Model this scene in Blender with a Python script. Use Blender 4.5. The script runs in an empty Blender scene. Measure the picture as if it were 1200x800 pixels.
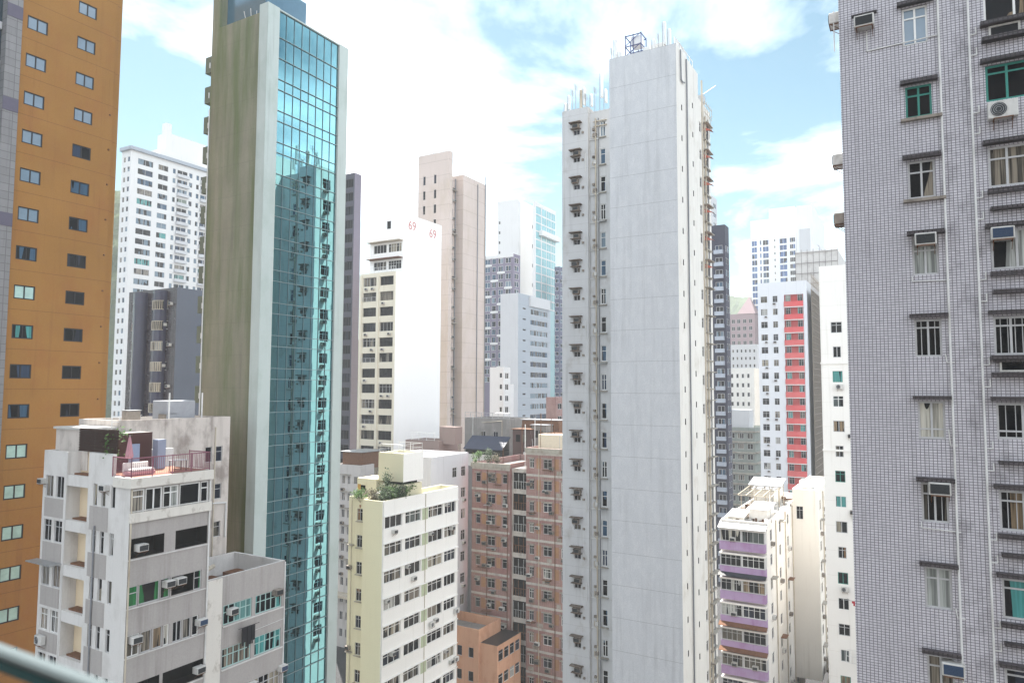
import bpy, bmesh, math, random
from mathutils import Vector, Matrix, noise as mnoise
random.seed(7)
R = math.radians
SC = bpy.context.scene
COL = SC.collection

# ------------------------------------------------------------------ camera
# world axes follow the street grid: +x runs up one street, +y up the other; metres, street level at z = 0
CAM_Z = 46.0
FOC = 830.0                       # focal length in pixels of a 1200 px wide frame
PITCH, ROLL = R(3.85), R(0.22)
_h = Vector((math.cos(R(30)), math.sin(R(30)), 0))
_r = Vector((math.sin(R(30)), -math.cos(R(30)), 0))
FWD = _h * math.cos(PITCH) + Vector((0, 0, 1)) * math.sin(PITCH)
_u = _r.cross(FWD)
RGT = _r * math.cos(ROLL) + _u * math.sin(ROLL)
UPV = _u * math.cos(ROLL) - _r * math.sin(ROLL)
EYE = Vector((0, 0, CAM_Z))
cam_d = bpy.data.cameras.new("camera")
cam_d.sensor_width = 36.0
cam_d.lens = 36.0 * FOC / 1200.0
cam_d.clip_start = 0.05
cam_d.clip_end = 6000
cam_d.dof.use_dof = True
cam_d.dof.focus_distance = 60
cam_d.dof.aperture_fstop = 2.8
cam = bpy.data.objects.new("camera", cam_d)
COL.objects.link(cam)
cam.matrix_world = Matrix(((RGT.x, UPV.x, -FWD.x, EYE.x), (RGT.y, UPV.y, -FWD.y, EYE.y), (RGT.z, UPV.z, -FWD.z, EYE.z), (0, 0, 0, 1)))
SC.camera = cam

# ------------------------------------------------------------------ light
SUN_EL = 58
_sd = Vector((math.cos(R(50)), math.sin(R(50)), math.tan(R(SUN_EL)))).normalized()   # towards the sun: ahead and a little to one side
SUN_STRENGTH = 5.0
SKY_STRENGTH = 0.052
CLOUD = 19.0
EXPOSURE = 1.8
CLOUD_SEED = 7.62
HAZE_DENSITY = 0.00032
w = bpy.data.worlds.new("World")
SC.world = w
w.use_nodes = True
nt = w.node_tree
bg = nt.nodes["Background"]
sky = nt.nodes.new("ShaderNodeTexSky")
sky.sky_type = 'NISHITA'
sky.sun_disc = False
sky.sun_elevation = R(SUN_EL)
sky.sun_rotation = math.atan2(_sd.x, _sd.y)
sky.air_density = 1.1
sky.dust_density = 0.6
sky.ozone_density = 1.2
tc = nt.nodes.new("ShaderNodeTexCoord")
sep = nt.nodes.new("ShaderNodeSeparateXYZ")
nt.links.new(tc.outputs["Generated"], sep.inputs[0])
def wmath(op, a, b=None):
    n = nt.nodes.new("ShaderNodeMath"); n.operation = op
    for i, v in enumerate((a, b)):
        if v is None: continue
        if hasattr(v, 'links'): nt.links.new(v, n.inputs[i])
        else: n.inputs[i].default_value = v
    return n.outputs[0]
zz = wmath('ADD', wmath('MAXIMUM', sep.outputs[2], 0.0), 0.22)
cx = wmath('DIVIDE', sep.outputs[0], zz)
cy = wmath('DIVIDE', sep.outputs[1], zz)
cmb = nt.nodes.new("ShaderNodeCombineXYZ")
nt.links.new(cx, cmb.inputs[0]); nt.links.new(cy, cmb.inputs[1]); cmb.inputs[2].default_value = CLOUD_SEED
n1 = nt.nodes.new("ShaderNodeTexNoise"); n1.inputs["Scale"].default_value = 1.35; n1.inputs["Detail"].default_value = 9
n1.inputs["Roughness"].default_value = 0.56; n1.inputs["Distortion"].default_value = 0.35
nt.links.new(cmb.outputs[0], n1.inputs["Vector"])
rp = nt.nodes.new("ShaderNodeValToRGB")
rp.color_ramp.elements[0].position = 0.40; rp.color_ramp.elements[0].color = (0, 0, 0, 1)
rp.color_ramp.elements[1].position = 0.66; rp.color_ramp.elements[1].color = (1, 1, 1, 1)
# cloud cover added towards -x and -y, out of frame, to brighten shaded walls
nt.links.new(wmath('ADD', n1.outputs["Fac"], wmath('MULTIPLY', wmath('ADD', wmath('MULTIPLY', sep.outputs[0], -0.75), wmath('MULTIPLY', sep.outputs[1], -1.0)), 0.075)), rp.inputs[0])
n2 = nt.nodes.new("ShaderNodeTexNoise"); n2.inputs["Scale"].default_value = 4.0; n2.inputs["Detail"].default_value = 6
nt.links.new(cmb.outputs[0], n2.inputs["Vector"])
cl = nt.nodes.new("ShaderNodeMixRGB")
cl.inputs[1].default_value = (CLOUD * 0.74, CLOUD * 0.80, CLOUD * 0.88, 1)
cl.inputs[2].default_value = (CLOUD * 1.06, CLOUD * 1.10, CLOUD * 1.14, 1)
nt.links.new(n2.outputs["Fac"], cl.inputs[0])
mx = nt.nodes.new("ShaderNodeMixRGB")
tn = nt.nodes.new("ShaderNodeMixRGB"); tn.blend_type = 'MULTIPLY'; tn.inputs[0].default_value = 1.0
nt.links.new(sky.outputs[0], tn.inputs[1]); tn.inputs[2].default_value = (0.78, 0.94, 0.80, 1)
nt.links.new(rp.outputs[0], mx.inputs[0]); nt.links.new(tn.outputs[0], mx.inputs[1]); nt.links.new(cl.outputs[0], mx.inputs[2])
nt.links.new(mx.outputs[0], bg.inputs["Color"])
bg.inputs["Strength"].default_value = SKY_STRENGTH
sun_d = bpy.data.lights.new("sun", 'SUN')
sun_d.energy = SUN_STRENGTH
sun_d.angle = R(0.53)
sun_d.color = (1.0, 0.95, 0.87)
sun = bpy.data.objects.new("sun", sun_d)
COL.objects.link(sun)
sun.rotation_euler = _sd.to_track_quat('Z', 'Y').to_euler()
sun.location = (0, 0, 200)
SC.render.engine = 'CYCLES'
SC.view_settings.view_transform = 'Standard'
SC.view_settings.look = 'None'
SC.view_settings.exposure = EXPOSURE
SC.view_settings.gamma = 1.0
SC.view_settings.use_curve_mapping = False
SC.cycles.use_denoising = True
SC.cycles.max_bounces = 6
SC.cycles.diffuse_bounces = 4
SC.cycles.glossy_bounces = 3
SC.cycles.transmission_bounces = 4
SC.cycles.volume_bounces = 1
SC.cycles.transparent_max_bounces = 6
SC.cycles.sample_clamp_indirect = 6
SC.cycles.caustics_reflective = False
SC.cycles.caustics_refractive = False

# ------------------------------------------------------------------ measuring: where a photo pixel (1200x800) meets a wall plane
def hit(px, py, ax, val):
    d = FWD + RGT * ((px - 600) / FOC) + UPV * ((400 - py) / FOC)
    t = (val - EYE[ax]) / d[ax]
    return EYE + d * t
def yx(px, x, py=456): return hit(px, py, 0, x).y      # on a wall x = const
def xy(px, y, py=456): return hit(px, py, 1, y).x      # on a wall y = const
def zx(px, py, x): return hit(px, py, 0, x).z
def zy(px, py, y): return hit(px, py, 1, y).z
def at(px, depth):                                      # plan position at a forward distance
    d = FWD + RGT * ((px - 600) / FOC) + UPV * ((400 - 456) / FOC)
    d.z = 0
    return d * (depth / d.dot(_h))
def zlow(x, y):                                         # lowest level in frame there, with a margin
    return max(0.5, CAM_Z - 0.44 * Vector((x, y, 0)).dot(_h) - 3)

# ------------------------------------------------------------------ mesh building
class MB:
    def __init__(s): s.v = []; s.f = []; s.m = []
    def quad(s, a, b, c, d, m=0):
        i = len(s.v); s.v += [tuple(a), tuple(b), tuple(c), tuple(d)]; s.f.append((i, i + 1, i + 2, i + 3)); s.m.append(m)
    def tri(s, a, b, c, m=0):
        i = len(s.v); s.v += [tuple(a), tuple(b), tuple(c)]; s.f.append((i, i + 1, i + 2)); s.m.append(m)
    def box(s, x0, x1, y0, y1, z0, z1, m=0):
        i = len(s.v)
        s.v += [(x0, y0, z0), (x1, y0, z0), (x1, y1, z0), (x0, y1, z0), (x0, y0, z1), (x1, y0, z1), (x1, y1, z1), (x0, y1, z1)]
        for q in ((0, 3, 2, 1), (4, 5, 6, 7), (0, 1, 5, 4), (1, 2, 6, 5), (2, 3, 7, 6), (3, 0, 4, 7)):
            s.f.append(tuple(i + k for k in q)); s.m.append(m)
        return s
    def tube(s, p, q, r, n=6, m=0, r2=None):
        p, q = Vector(p), Vector(q); r2 = r if r2 is None else r2
        ax = (q - p).normalized()
        a = ax.orthogonal().normalized(); b = ax.cross(a)
        i = len(s.v)
        for c, rr in ((p, r), (q, r2)):
            for k in range(n):
                t = 2 * math.pi * k / n
                s.v.append(tuple(c + (a * math.cos(t) + b * math.sin(t)) * rr))
        for k in range(n):
            k2 = (k + 1) % n
            s.f.append((i + k, i + k2, i + n + k2, i + n + k)); s.m.append(m)
        s.f.append(tuple(i + n - 1 - k for k in range(n))); s.m.append(m)
        s.f.append(tuple(i + n + k for k in range(n))); s.m.append(m)
        return s
    def path(s, pts, r, n=6, m=0):
        for a, b in zip(pts, pts[1:]): s.tube(a, b, r, n, m)
        return s
    def add(s, o, M):
        i = len(s.v)
        s.v += [tuple(M @ Vector(v)) for v in o.v]
        s.f += [tuple(i + k for k in f) for f in o.f]; s.m += o.m
        return s
    def mesh(s, name, mats):
        me = bpy.data.meshes.new(name)
        me.from_pydata(s.v, [], s.f)
        for mt in mats: me.materials.append(mt)
        if len(mats) > 1: me.polygons.foreach_set("material_index", s.m)
        me.update()
        return me
def bevel_mesh(me, w, seg=1):
    bm = bmesh.new(); bm.from_mesh(me)
    bmesh.ops.bevel(bm, geom=list(bm.edges), offset=w, segments=seg, affect='EDGES', clamp_overlap=True)
    bm.to_mesh(me); bm.free(); me.update()
    return me
def link(name, me, parent=None, loc=(0, 0, 0), rz=0.0):
    o = bpy.data.objects.new(name, me); COL.objects.link(o)
    o.location = loc; o.rotation_euler = (0, 0, rz)
    if parent is not None: o.parent = parent
    return o
def thing(name, label, cat, loc=(0, 0, 0), group=None, rz=0.0):
    o = bpy.data.objects.new(name, None); COL.objects.link(o)
    o.location = loc; o.rotation_euler = (0, 0, rz); o.empty_display_size = 0.5
    o["label"] = label; o["category"] = cat
    if group: o["group"] = group
    return o
def tag(o, label, cat, group=None):
    o["label"] = label; o["category"] = cat
    if group: o["group"] = group
    return o
def structure(o): o["kind"] = "structure"; return o

# ------------------------------------------------------------------ materials
class NB:
    def __init__(s, name):
        s.mat = bpy.data.materials.new(name); s.mat.use_nodes = True
        s.nt = s.mat.node_tree; s.b = s.nt.nodes["Principled BSDF"]
    def put(s, v, sock):
        if hasattr(v, 'links'): s.nt.links.new(v, sock)
        elif isinstance(v, (tuple, list)) and len(v) == 3 and sock.type == 'RGBA': sock.default_value = (*v, 1)
        else: sock.default_value = v
    def math(s, op, a, b=0.0, c=0.0, clamp=False):
        n = s.nt.nodes.new("ShaderNodeMath"); n.operation = op; n.use_clamp = clamp
        s.put(a, n.inputs[0]); s.put(b, n.inputs[1]); s.put(c, n.inputs[2]); return n.outputs[0]
    def mix(s, f, a, b, mode='MIX'):
        n = s.nt.nodes.new("ShaderNodeMixRGB"); n.blend_type = mode
        s.put(f, n.inputs[0]); s.put(a, n.inputs[1]); s.put(b, n.inputs[2]); return n.outputs[0]
    def pos(s):
        if not hasattr(s, '_p'):
            s._p = s.nt.nodes.new("ShaderNodeNewGeometry").outputs["Position"]
            q = s.nt.nodes.new("ShaderNodeSeparateXYZ"); s.nt.links.new(s._p, q.inputs[0])
            s.x, s.y, s.z = q.outputs
            s.h = s.math('ADD', s.x, s.y)
        return s._p
    def scaled(s, sx, sy, sz):
        n = s.nt.nodes.new("ShaderNodeVectorMath"); n.operation = 'MULTIPLY'
        s.nt.links.new(s.pos(), n.inputs[0]); n.inputs[1].default_value = (sx, sy, sz); return n.outputs[0]
    def noise(s, vec, scale, detail=4, rough=0.55):
        n = s.nt.nodes.new("ShaderNodeTexNoise"); s.put(vec, n.inputs["Vector"])
        n.inputs["Scale"].default_value = scale; n.inputs["Detail"].default_value = detail; n.inputs["Roughness"].default_value = rough
        return n.outputs["Fac"]
    def mr(s, v, a, b, c=0.0, d=1.0):
        n = s.nt.nodes.new("ShaderNodeMapRange"); s.put(v, n.inputs[0])
        for i, k in enumerate((a, b, c, d)): n.inputs[i + 1].default_value = k
        return n.outputs[0]
    def xyz(s, a, b, c):
        n = s.nt.nodes.new("ShaderNodeCombineXYZ"); s.put(a, n.inputs[0]); s.put(b, n.inputs[1]); s.put(c, n.inputs[2]); return n.outputs[0]
    def bump(s, hgt, st=0.3, dist=0.02):
        n = s.nt.nodes.new("ShaderNodeBump"); n.inputs["Strength"].default_value = st; n.inputs["Distance"].default_value = dist
        s.put(hgt, n.inputs["Height"]); s.nt.links.new(n.outputs[0], s.b.inputs["Normal"])
    def done(s, col, rough=0.8, metal=0.0, spec=0.3):
        s.put(col, s.b.inputs["Base Color"]); s.put(rough, s.b.inputs["Roughness"])
        s.b.inputs["Metallic"].default_value = metal; s.b.inputs["Specular IOR Level"].default_value = spec
        return s.mat
def wall(name, col, streak=0.35, blotch=0.2, dark=(0.09, 0.085, 0.08), patch=None, lines=None, grain=0.1, rough=0.86, bumpy=0.25, streak_lo=0.55, pv=0.6):
    n = NB(name); n.pos()
    big = n.noise(n._p, 0.22, 5, 0.6)
    c = n.mix(n.mr(big, 0.35, 0.7, 0, blotch), col, tuple(k * 0.62 for k in col))
    if patch:                                           # worn areas with another colour: (colour, scale, lo, hi, amount)
        pn = n.noise(n.scaled(1, 1, pv), patch[1], 6, 0.65)
        c = n.mix(n.mr(pn, patch[2], patch[3], 0, patch[4]), c, patch[0])
    st = n.noise(n.scaled(2.4, 2.4, 0.10), 1.0, 5, 0.6)
    st2 = n.noise(n.scaled(0.35, 0.35, 0.25), 1.0, 3, 0.5)
    sf = n.math('MULTIPLY', n.mr(st, streak_lo, 0.78, 0, 1), n.mr(st2, 0.35, 0.65, 0.1, streak))
    c = n.mix(sf, c, dark)
    gr = n.noise(n._p, 9.0, 3, 0.7)
    c = n.mix(n.mr(gr, 0.3, 0.75, 0, grain), c, tuple(k * 0.5 for k in col))
    if lines:                                           # (spacing, start, width, amount): dirty construction joints
        sp, z0, wd, am = lines
        f = n.math('FRACT', n.math('DIVIDE', n.math('SUBTRACT', n.z, z0), sp))
        m = n.math('LESS_THAN', f, wd / sp)
        c = n.mix(n.math('MULTIPLY', m, am), c, dark)
    n.bump(n.noise(n._p, 14.0, 4, 0.7), bumpy, 0.015)
    return n.done(c, rough, 0, 0.25)
def tile(name, cols, mortar, tw, th, ms, dirt=0.3, rough=0.45, streak=0.4, spots=None, zone=None):
    n = NB(name); n.pos()
    bt = n.nt.nodes.new("ShaderNodeTexBrick")
    bt.offset = 0.0; bt.squash = 1.0
    n.put(n.xyz(n.h, n.z, 0.0), bt.inputs["Vector"])
    n.put(cols[0], bt.inputs["Color1"]); n.put(cols[1], bt.inputs["Color2"]); n.put(mortar, bt.inputs["Mortar"])
    bt.inputs["Scale"].default_value = 1.0; bt.inputs["Brick Width"].default_value = tw; bt.inputs["Row Height"].default_value = th
    bt.inputs["Mortar Size"].default_value = ms; bt.inputs["Mortar Smooth"].default_value = 0.15
    c = bt.outputs["Color"]
    big = n.noise(n._p, 0.5, 6, 0.65)
    c = n.mix(n.mr(big, 0.38, 0.72, 0, dirt), c, tuple(k * 0.45 for k in cols[0]))
    st = n.noise(n.scaled(4.0, 4.0, 0.25), 1.0, 5, 0.6)
    c = n.mix(n.mr(st, 0.56, 0.8, 0, streak), c, (0.06, 0.055, 0.06))
    if zone is not None:                                # grime round the air conditioners on the kitchen side
        zn = n.noise(n.scaled(1, 1.2, 0.9), 1.3, 5, 0.65)
        zf = n.math('MULTIPLY', n.mr(zn, 0.5, 0.72, 0, 0.5), n.math('LESS_THAN', n.y, zone))
        c = n.mix(zf, c, (0.05, 0.045, 0.05))
    if spots:
        pn = n.noise(n.scaled(1, 1, 1), spots[1], 4, 0.6)
        c = n.mix(n.mr(pn, spots[2], spots[3], 0, spots[4]), c, spots[0])
    n.bump(n.math('SUBTRACT', 1.0, bt.outputs["Fac"]), 0.4, 0.01)
    return n.done(c, rough, 0, 0.4)
def plain(name, col, rough=0.6, metal=0.0, var=0.15, scale=3.0, spec=0.35, stain=None):
    n = NB(name); n.pos()
    f = n.noise(n._p, scale, 4, 0.6)
    c = n.mix(n.mr(f, 0.35, 0.7, 0, var), col, tuple(k * 0.45 for k in col))
    if stain:
        f2 = n.noise(n.scaled(1.5, 1.5, 0.5), stain[1], 5, 0.6)
        c = n.mix(n.mr(f2, 0.5, 0.7, 0, stain[2]), c, stain[0])
    return n.done(c, rough, metal, spec)
def glass(name, stops, fold=0.5, rough=0.04, tint=(0.006, 0.007, 0.009), spec=0.1):
    """window pane: what stands behind it differs from pane to pane (dark room, blind, curtain)"""
    n = NB(name); n.pos()
    oi = n.nt.nodes.new("ShaderNodeObjectInfo")
    rp = n.nt.nodes.new("ShaderNodeValToRGB"); rp.color_ramp.interpolation = 'CONSTANT'
    e = rp.color_ramp.elements
    while len(e) < len(stops): e.new(0.5)
    for k, (p, cc) in enumerate(stops): e[k].position = p; e[k].color = (*cc, 1)
    n.nt.links.new(oi.outputs["Random"], rp.inputs[0])
    fo = n.noise(n.xyz(n.math('MULTIPLY', n.h, 9.0), n.math('MULTIPLY', n.z, 0.25), oi.outputs["Random"]), 1.0, 3, 0.6)
    c = n.mix(n.mr(fo, 0.42, 0.6, 0, fold), rp.outputs[0], tint)
    # part drawn curtains
    dr = n.noise(n.xyz(n.math('MULTIPLY', n.h, 1.1), n.math('MULTIPLY', n.z, 0.12), n.math('MULTIPLY', oi.outputs["Random"], 37.0)), 1.0, 1, 0.5)
    c = n.mix(n.math('GREATER_THAN', dr, 0.53), c, tint)
    return n.done(c, rough, 0, spec)
DK = (0.006, 0.007, 0.009)
MT = {}
def mats():
    m = MT
    m['pane'] = glass('window_glass', [(0, DK), (0.35, (0.03, 0.035, 0.05)), (0.5, (0.30, 0.27, 0.21)), (0.68, (0.42, 0.42, 0.40)), (0.86, (0.08, 0.10, 0.10))])
    m['pane_dark'] = glass('dark_window_glass', [(0, DK), (0.6, (0.02, 0.025, 0.04)), (0.8, (0.12, 0.11, 0.09))])
    m['pane_blue'] = glass('blue_window_glass', [(0, (0.05, 0.10, 0.16)), (0.4, (0.03, 0.05, 0.09)), (0.7, (0.16, 0.22, 0.27))], fold=0.2)
    m['pane_deepblue'] = glass('deep_blue_window_glass', [(0, (0.06, 0.13, 0.30)), (0.5, (0.04, 0.09, 0.22)), (0.8, (0.12, 0.20, 0.36))], fold=0.2)
    m['pane_bright_teal'] = plain('bright_teal_glass', (0.22, 0.46, 0.50), 0.08, 0, 0.35, .4)
    m['pane_green'] = glass('green_curtain_glass', [(0, (0.015, 0.17, 0.05)), (0.5, (0.02, 0.11, 0.04))], fold=0.7)
    m['pane_teal'] = glass('teal_window_glass', [(0, (0.08, 0.30, 0.29)), (0.5, (0.12, 0.26, 0.25)), (0.8, (0.20, 0.24, 0.20))], fold=0.35)
    m['pane_pale'] = glass('pale_curtain_glass', [(0, (0.45, 0.46, 0.44)), (0.4, (0.36, 0.38, 0.36)), (0.7, (0.50, 0.48, 0.42))], fold=0.6)
    m['pane_mint'] = plain('mint_reflection_glass', (0.36, 0.55, 0.50), 0.08, 0, 0.5, 1.2, 0.6)  # pale reflection painted into the pane colour
    m['pane_sky'] = plain('sky_reflecting_blind_glass', (0.17, 0.24, 0.31), 0.06, 0, 0.3, 1.0, 0.6)  # blind with the sky's reflection painted into its blue
    m['pane_curtain'] = glass('beige_curtain_glass', [(0, (0.23, 0.20, 0.16)), (0.5, (0.30, 0.27, 0.23))], fold=0.85)
    m['pane_brown'] = glass('brown_curtain_glass', [(0, (0.20, 0.11, 0.05)), (0.5, (0.26, 0.19, 0.12))], fold=0.7)
    m['alu'] = plain('aluminium_frame', (0.46, 0.46, 0.47), 0.45, 0.0, 0.25, 4)
    m['white'] = plain('white_painted_frame', (0.74, 0.74, 0.73), 0.5, 0.0, 0.15, 3)
    m['black'] = plain('black_frame', (0.012, 0.013, 0.018), 0.45)
    m['green_frame'] = plain('green_frame', (0.03, 0.22, 0.18), 0.45)
    m['teal_frame'] = plain('teal_frame', (0.36, 0.52, 0.50), 0.5)
    m['ac'] = plain('air_conditioner_casing', (0.58, 0.57, 0.55), 0.5, 0, 0.25, 5, stain=((0.20, 0.17, 0.13), 2.0, 0.5))
    m['ac_old'] = plain('weathered_air_conditioner_casing', (0.27, 0.235, 0.20), 0.7, 0, 0.4, 5, stain=((0.06, 0.05, 0.045), 1.6, 0.85))
    m['grille'] = plain('dark_grille', (0.03, 0.035, 0.04), 0.5, 0, 0.3, 20)
    m['grille_blue'] = plain('blue_grey_grille', (0.03, 0.06, 0.12), 0.5, 0, 0.3, 20)
    m['pipe_white'] = plain('white_pipe', (0.68, 0.68, 0.67), 0.5, 0, 0.2, 2, stain=((0.25, 0.22, 0.18), 0.8, 0.4))
    m['pipe_grey'] = plain('grey_pipe', (0.20, 0.21, 0.23), 0.5, 0, 0.3, 2)
    m['pipe_cream'] = plain('cream_pipe', (0.52, 0.46, 0.37), 0.6, 0, 0.3, 2, stain=((0.20, 0.13, 0.08), 0.8, 0.5))
    m['rust'] = plain('rusty_metal', (0.16, 0.075, 0.04), 0.85, 0, 0.6, 4)
    m['metal'] = plain('galvanised_metal', (0.40, 0.41, 0.42), 0.45, 0.5, 0.35, 3)
    m['dark_hole'] = plain('unlit_interior', (0.004, 0.004, 0.004), 0.95, 0, 0.5, 1)  # near-black stands in for the shade inside openings and under the tarpaulin
    m['roof'] = wall('old_roof_screed', (0.26, 0.25, 0.24), 0.3, 0.6, patch=((0.10, 0.10, 0.10), 0.8, 0.5, 0.7, 0.6))
    m['roof_pale'] = wall('pale_roof_paint', (0.55, 0.54, 0.52), 0.3, 0.35, patch=((0.25, 0.25, 0.25), 0.7, 0.52, 0.7, 0.6))
mats()

# ------------------------------------------------------------------ facade kit (local frame: x along the wall seen from outside, y into the wall, z up)
ROT = {'-y': 0.0, '-x': -math.pi / 2, '+y': math.pi, '+x': math.pi / 2}
_mesh = {}
def win_mb(wd, h, nx, tf, fw, frame_y=0.07, thick=0.05, bars=0):
    f = MB()
    y0, y1 = frame_y, frame_y + thick
    f.box(0, wd, y0, y1, 0, fw); f.box(0, wd, y0, y1, h - fw, h)
    f.box(0, fw, y0, y1, fw, h - fw); f.box(wd - fw, wd, y0, y1, fw, h - fw)
    cols = nx if isinstance(nx, (list, tuple)) else [k / nx for k in range(1, nx)]
    for c in cols:
        f.box(wd * c - fw * .5, wd * c + fw * .5, y0, y1, fw, h - fw)
    if tf:
        zt = h * (1 - tf)
        xs = [0] + [wd * c for c in cols] + [wd]
        for a, b in zip(xs, xs[1:]):
            f.box(a + fw * (.5 if a else 1), b - fw * (.5 if b < wd else 1), y0 + .004, y1 - .004, zt - fw * .4, zt + fw * .4)
    if bars:
        for k in range(1, bars):
            f.box(wd * k / bars - .012, wd * k / bars + .012, y1 + 0.01, y1 + 0.03, fw, h - fw)
    return f
def pane_mb(wd, h, y):
    p = MB(); p.quad((0, y, 0), (wd, y, 0), (wd, y, h), (0, y, h)); return p
class Bld:
    LIMIT = 95
    def __init__(s, name, label, cat, x, y, z=0.0, group=None):
        s.root = thing(name, label, cat, (x, y, z), group); s.o = Vector((x, y, z)); s.n = {}; s.over = {}
    def part(s, name, me, loc=(0, 0, 0), rz=0.0):
        return link(name, me, s.root, Vector(loc) - s.o, rz)
    def mesh(s, name, mb, mt): return s.part(name, mb.mesh(name, mt if isinstance(mt, list) else [mt]), (0, 0, 0))
    def count(s, name, k=1):
        s.n[name] = s.n.get(name, 0) + 1
        return s.n[name] <= s.LIMIT
    def block(s, x0, x1, y0, y1, z0, z1, mat, **k): return Block(s, x0, x1, y0, y1, z0, z1, mat, **k)
    def finish(s):
        for (name, mk), (mb, mts) in s.over.items():
            o = s.mesh(name, mb, mts); o["kind"] = "stuff"
class Block:
    def __init__(s, b, x0, x1, y0, y1, z0, z1, mat, name='wall', parapet=0.0, roof=None, pt=0.2):
        s.b = b; s.x0, s.x1, s.y0, s.y1, s.z0, s.z1 = x0, x1, y0, y1, z0, z1
        s.mat = mat; s.name = name; s.ph = parapet; s.roof = roof; s.pt = pt
        s.holes = {'-x': [], '-y': [], '+x': [], '+y': []}
    def width(s, f): return (s.y1 - s.y0) if f[1] == 'x' else (s.x1 - s.x0)
    def P(s, f, a, z, d=0.0):                            # d = how far out of the wall
        if f == '-x': return Vector((s.x0 - d, s.y1 - a, z))
        if f == '-y': return Vector((s.x0 + a, s.y0 - d, z))
        if f == '+y': return Vector((s.x1 - a, s.y1 + d, z))
        return Vector((s.x1 + d, s.y0 + a, z))
    def a(s, f, px, py=456):                              # photo column -> distance along the wall
        if f == '-x': return s.y1 - yx(px, s.x0, py)
        return xy(px, s.y0, py) - s.x0
    def zz(s, f, px, py): return zx(px, py, s.x0) if f == '-x' else zy(px, py, s.y0)
    def place(s, name, me, f, a, z, d=0.0, parent=None):
        if parent is not None: return link(name, me, parent)
        return s.b.part(name, me, s.P(f, a, z, d), ROT[f])
    def win(s, f, a0, a1, z0, z1, nx=2, tf=0.3, fw=0.05, frame='alu', pane='pane', depth=0.2, simple=False, name='window', bars=0, frame_y=0.07):
        W = s.width(f)
        a0 = max(a0, .02); a1 = min(a1, W - .02); z0 = max(z0, s.z0 + .02); z1 = min(z1, s.z1 - .02)
        if a1 - a0 < .1 or z1 - z0 < .1: return None
        s.holes[f].append((a0, a1, z0, z1, depth, None))
        wd, h = a1 - a0, z1 - z0
        key = (round(wd, 2), round(h, 2), str(nx), tf, fw, frame, pane, simple, bars, frame_y)
        fm, pm = MT[frame], MT[pane]
        if simple:
            ok = s.b.count(name)
            if not ok:
                k = (name, key[5:7])
                if k not in s.b.over: s.b.over[k] = (MB(), [fm, pm])
                mb = win_mb(wd, h, nx, tf, fw, frame_y); p = pane_mb(wd, h, frame_y + .04); p.m = [1]
                T = Matrix.Translation(s.P(f, a0, z0) - s.b.o * 0) @ Matrix.Rotation(ROT[f], 4, 'Z')
                s.b.over[k][0].add(mb, T).add(p, T)
                return None
            if key not in _mesh:
                mb = win_mb(wd, h, nx, tf, fw, frame_y); p = pane_mb(wd, h, frame_y + .04); p.m = [1]; mb.add(p, Matrix())
                _mesh[key] = mb.mesh('window', [fm, pm])
            return s.place(name, _mesh[key], f, a0, z0)
        if key not in _mesh:
            _mesh[key] = (win_mb(wd, h, nx, tf, fw, frame_y, bars=bars).mesh('window_frame', [fm]), pane_mb(wd, h, frame_y + .035 + (.06 if bars else 0)).mesh('pane', [pm]))
        o = s.place(name, _mesh[key][0], f, a0, z0)
        s.place('pane', _mesh[key][1], f, 0, 0, parent=o)
        return o
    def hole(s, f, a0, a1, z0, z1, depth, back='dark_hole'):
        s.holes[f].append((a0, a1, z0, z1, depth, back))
    def box(s, name, f, a0, a1, z0, z1, d0, d1, mat):     # a slab standing proud of the wall from d0 to d1
        key = ('bx', round(a1 - a0, 3), round(z1 - z0, 3), round(d0, 3), round(d1, 3), mat)
        if key not in _mesh:
            _mesh[key] = MB().box(0, a1 - a0, -d1, -d0, 0, z1 - z0).mesh(name, [MT[mat] if isinstance(mat, str) else mat])
        return s.place(name, _mesh[key], f, a0, z0)
    def ac(s, f, a, z, d=0.0, old=False, blue=False, sc=1.0): return place_ac(s, f, a, z, d, old, blue, sc)
    def pipe(s, f, pts, r, mat='pipe_white', name='drain_pipe', n=6):
        mb = MB().path([s.P(f, a, z, d) for a, z, d in pts], r, n)
        return s.b.mesh(name, mb, MT[mat])
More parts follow.
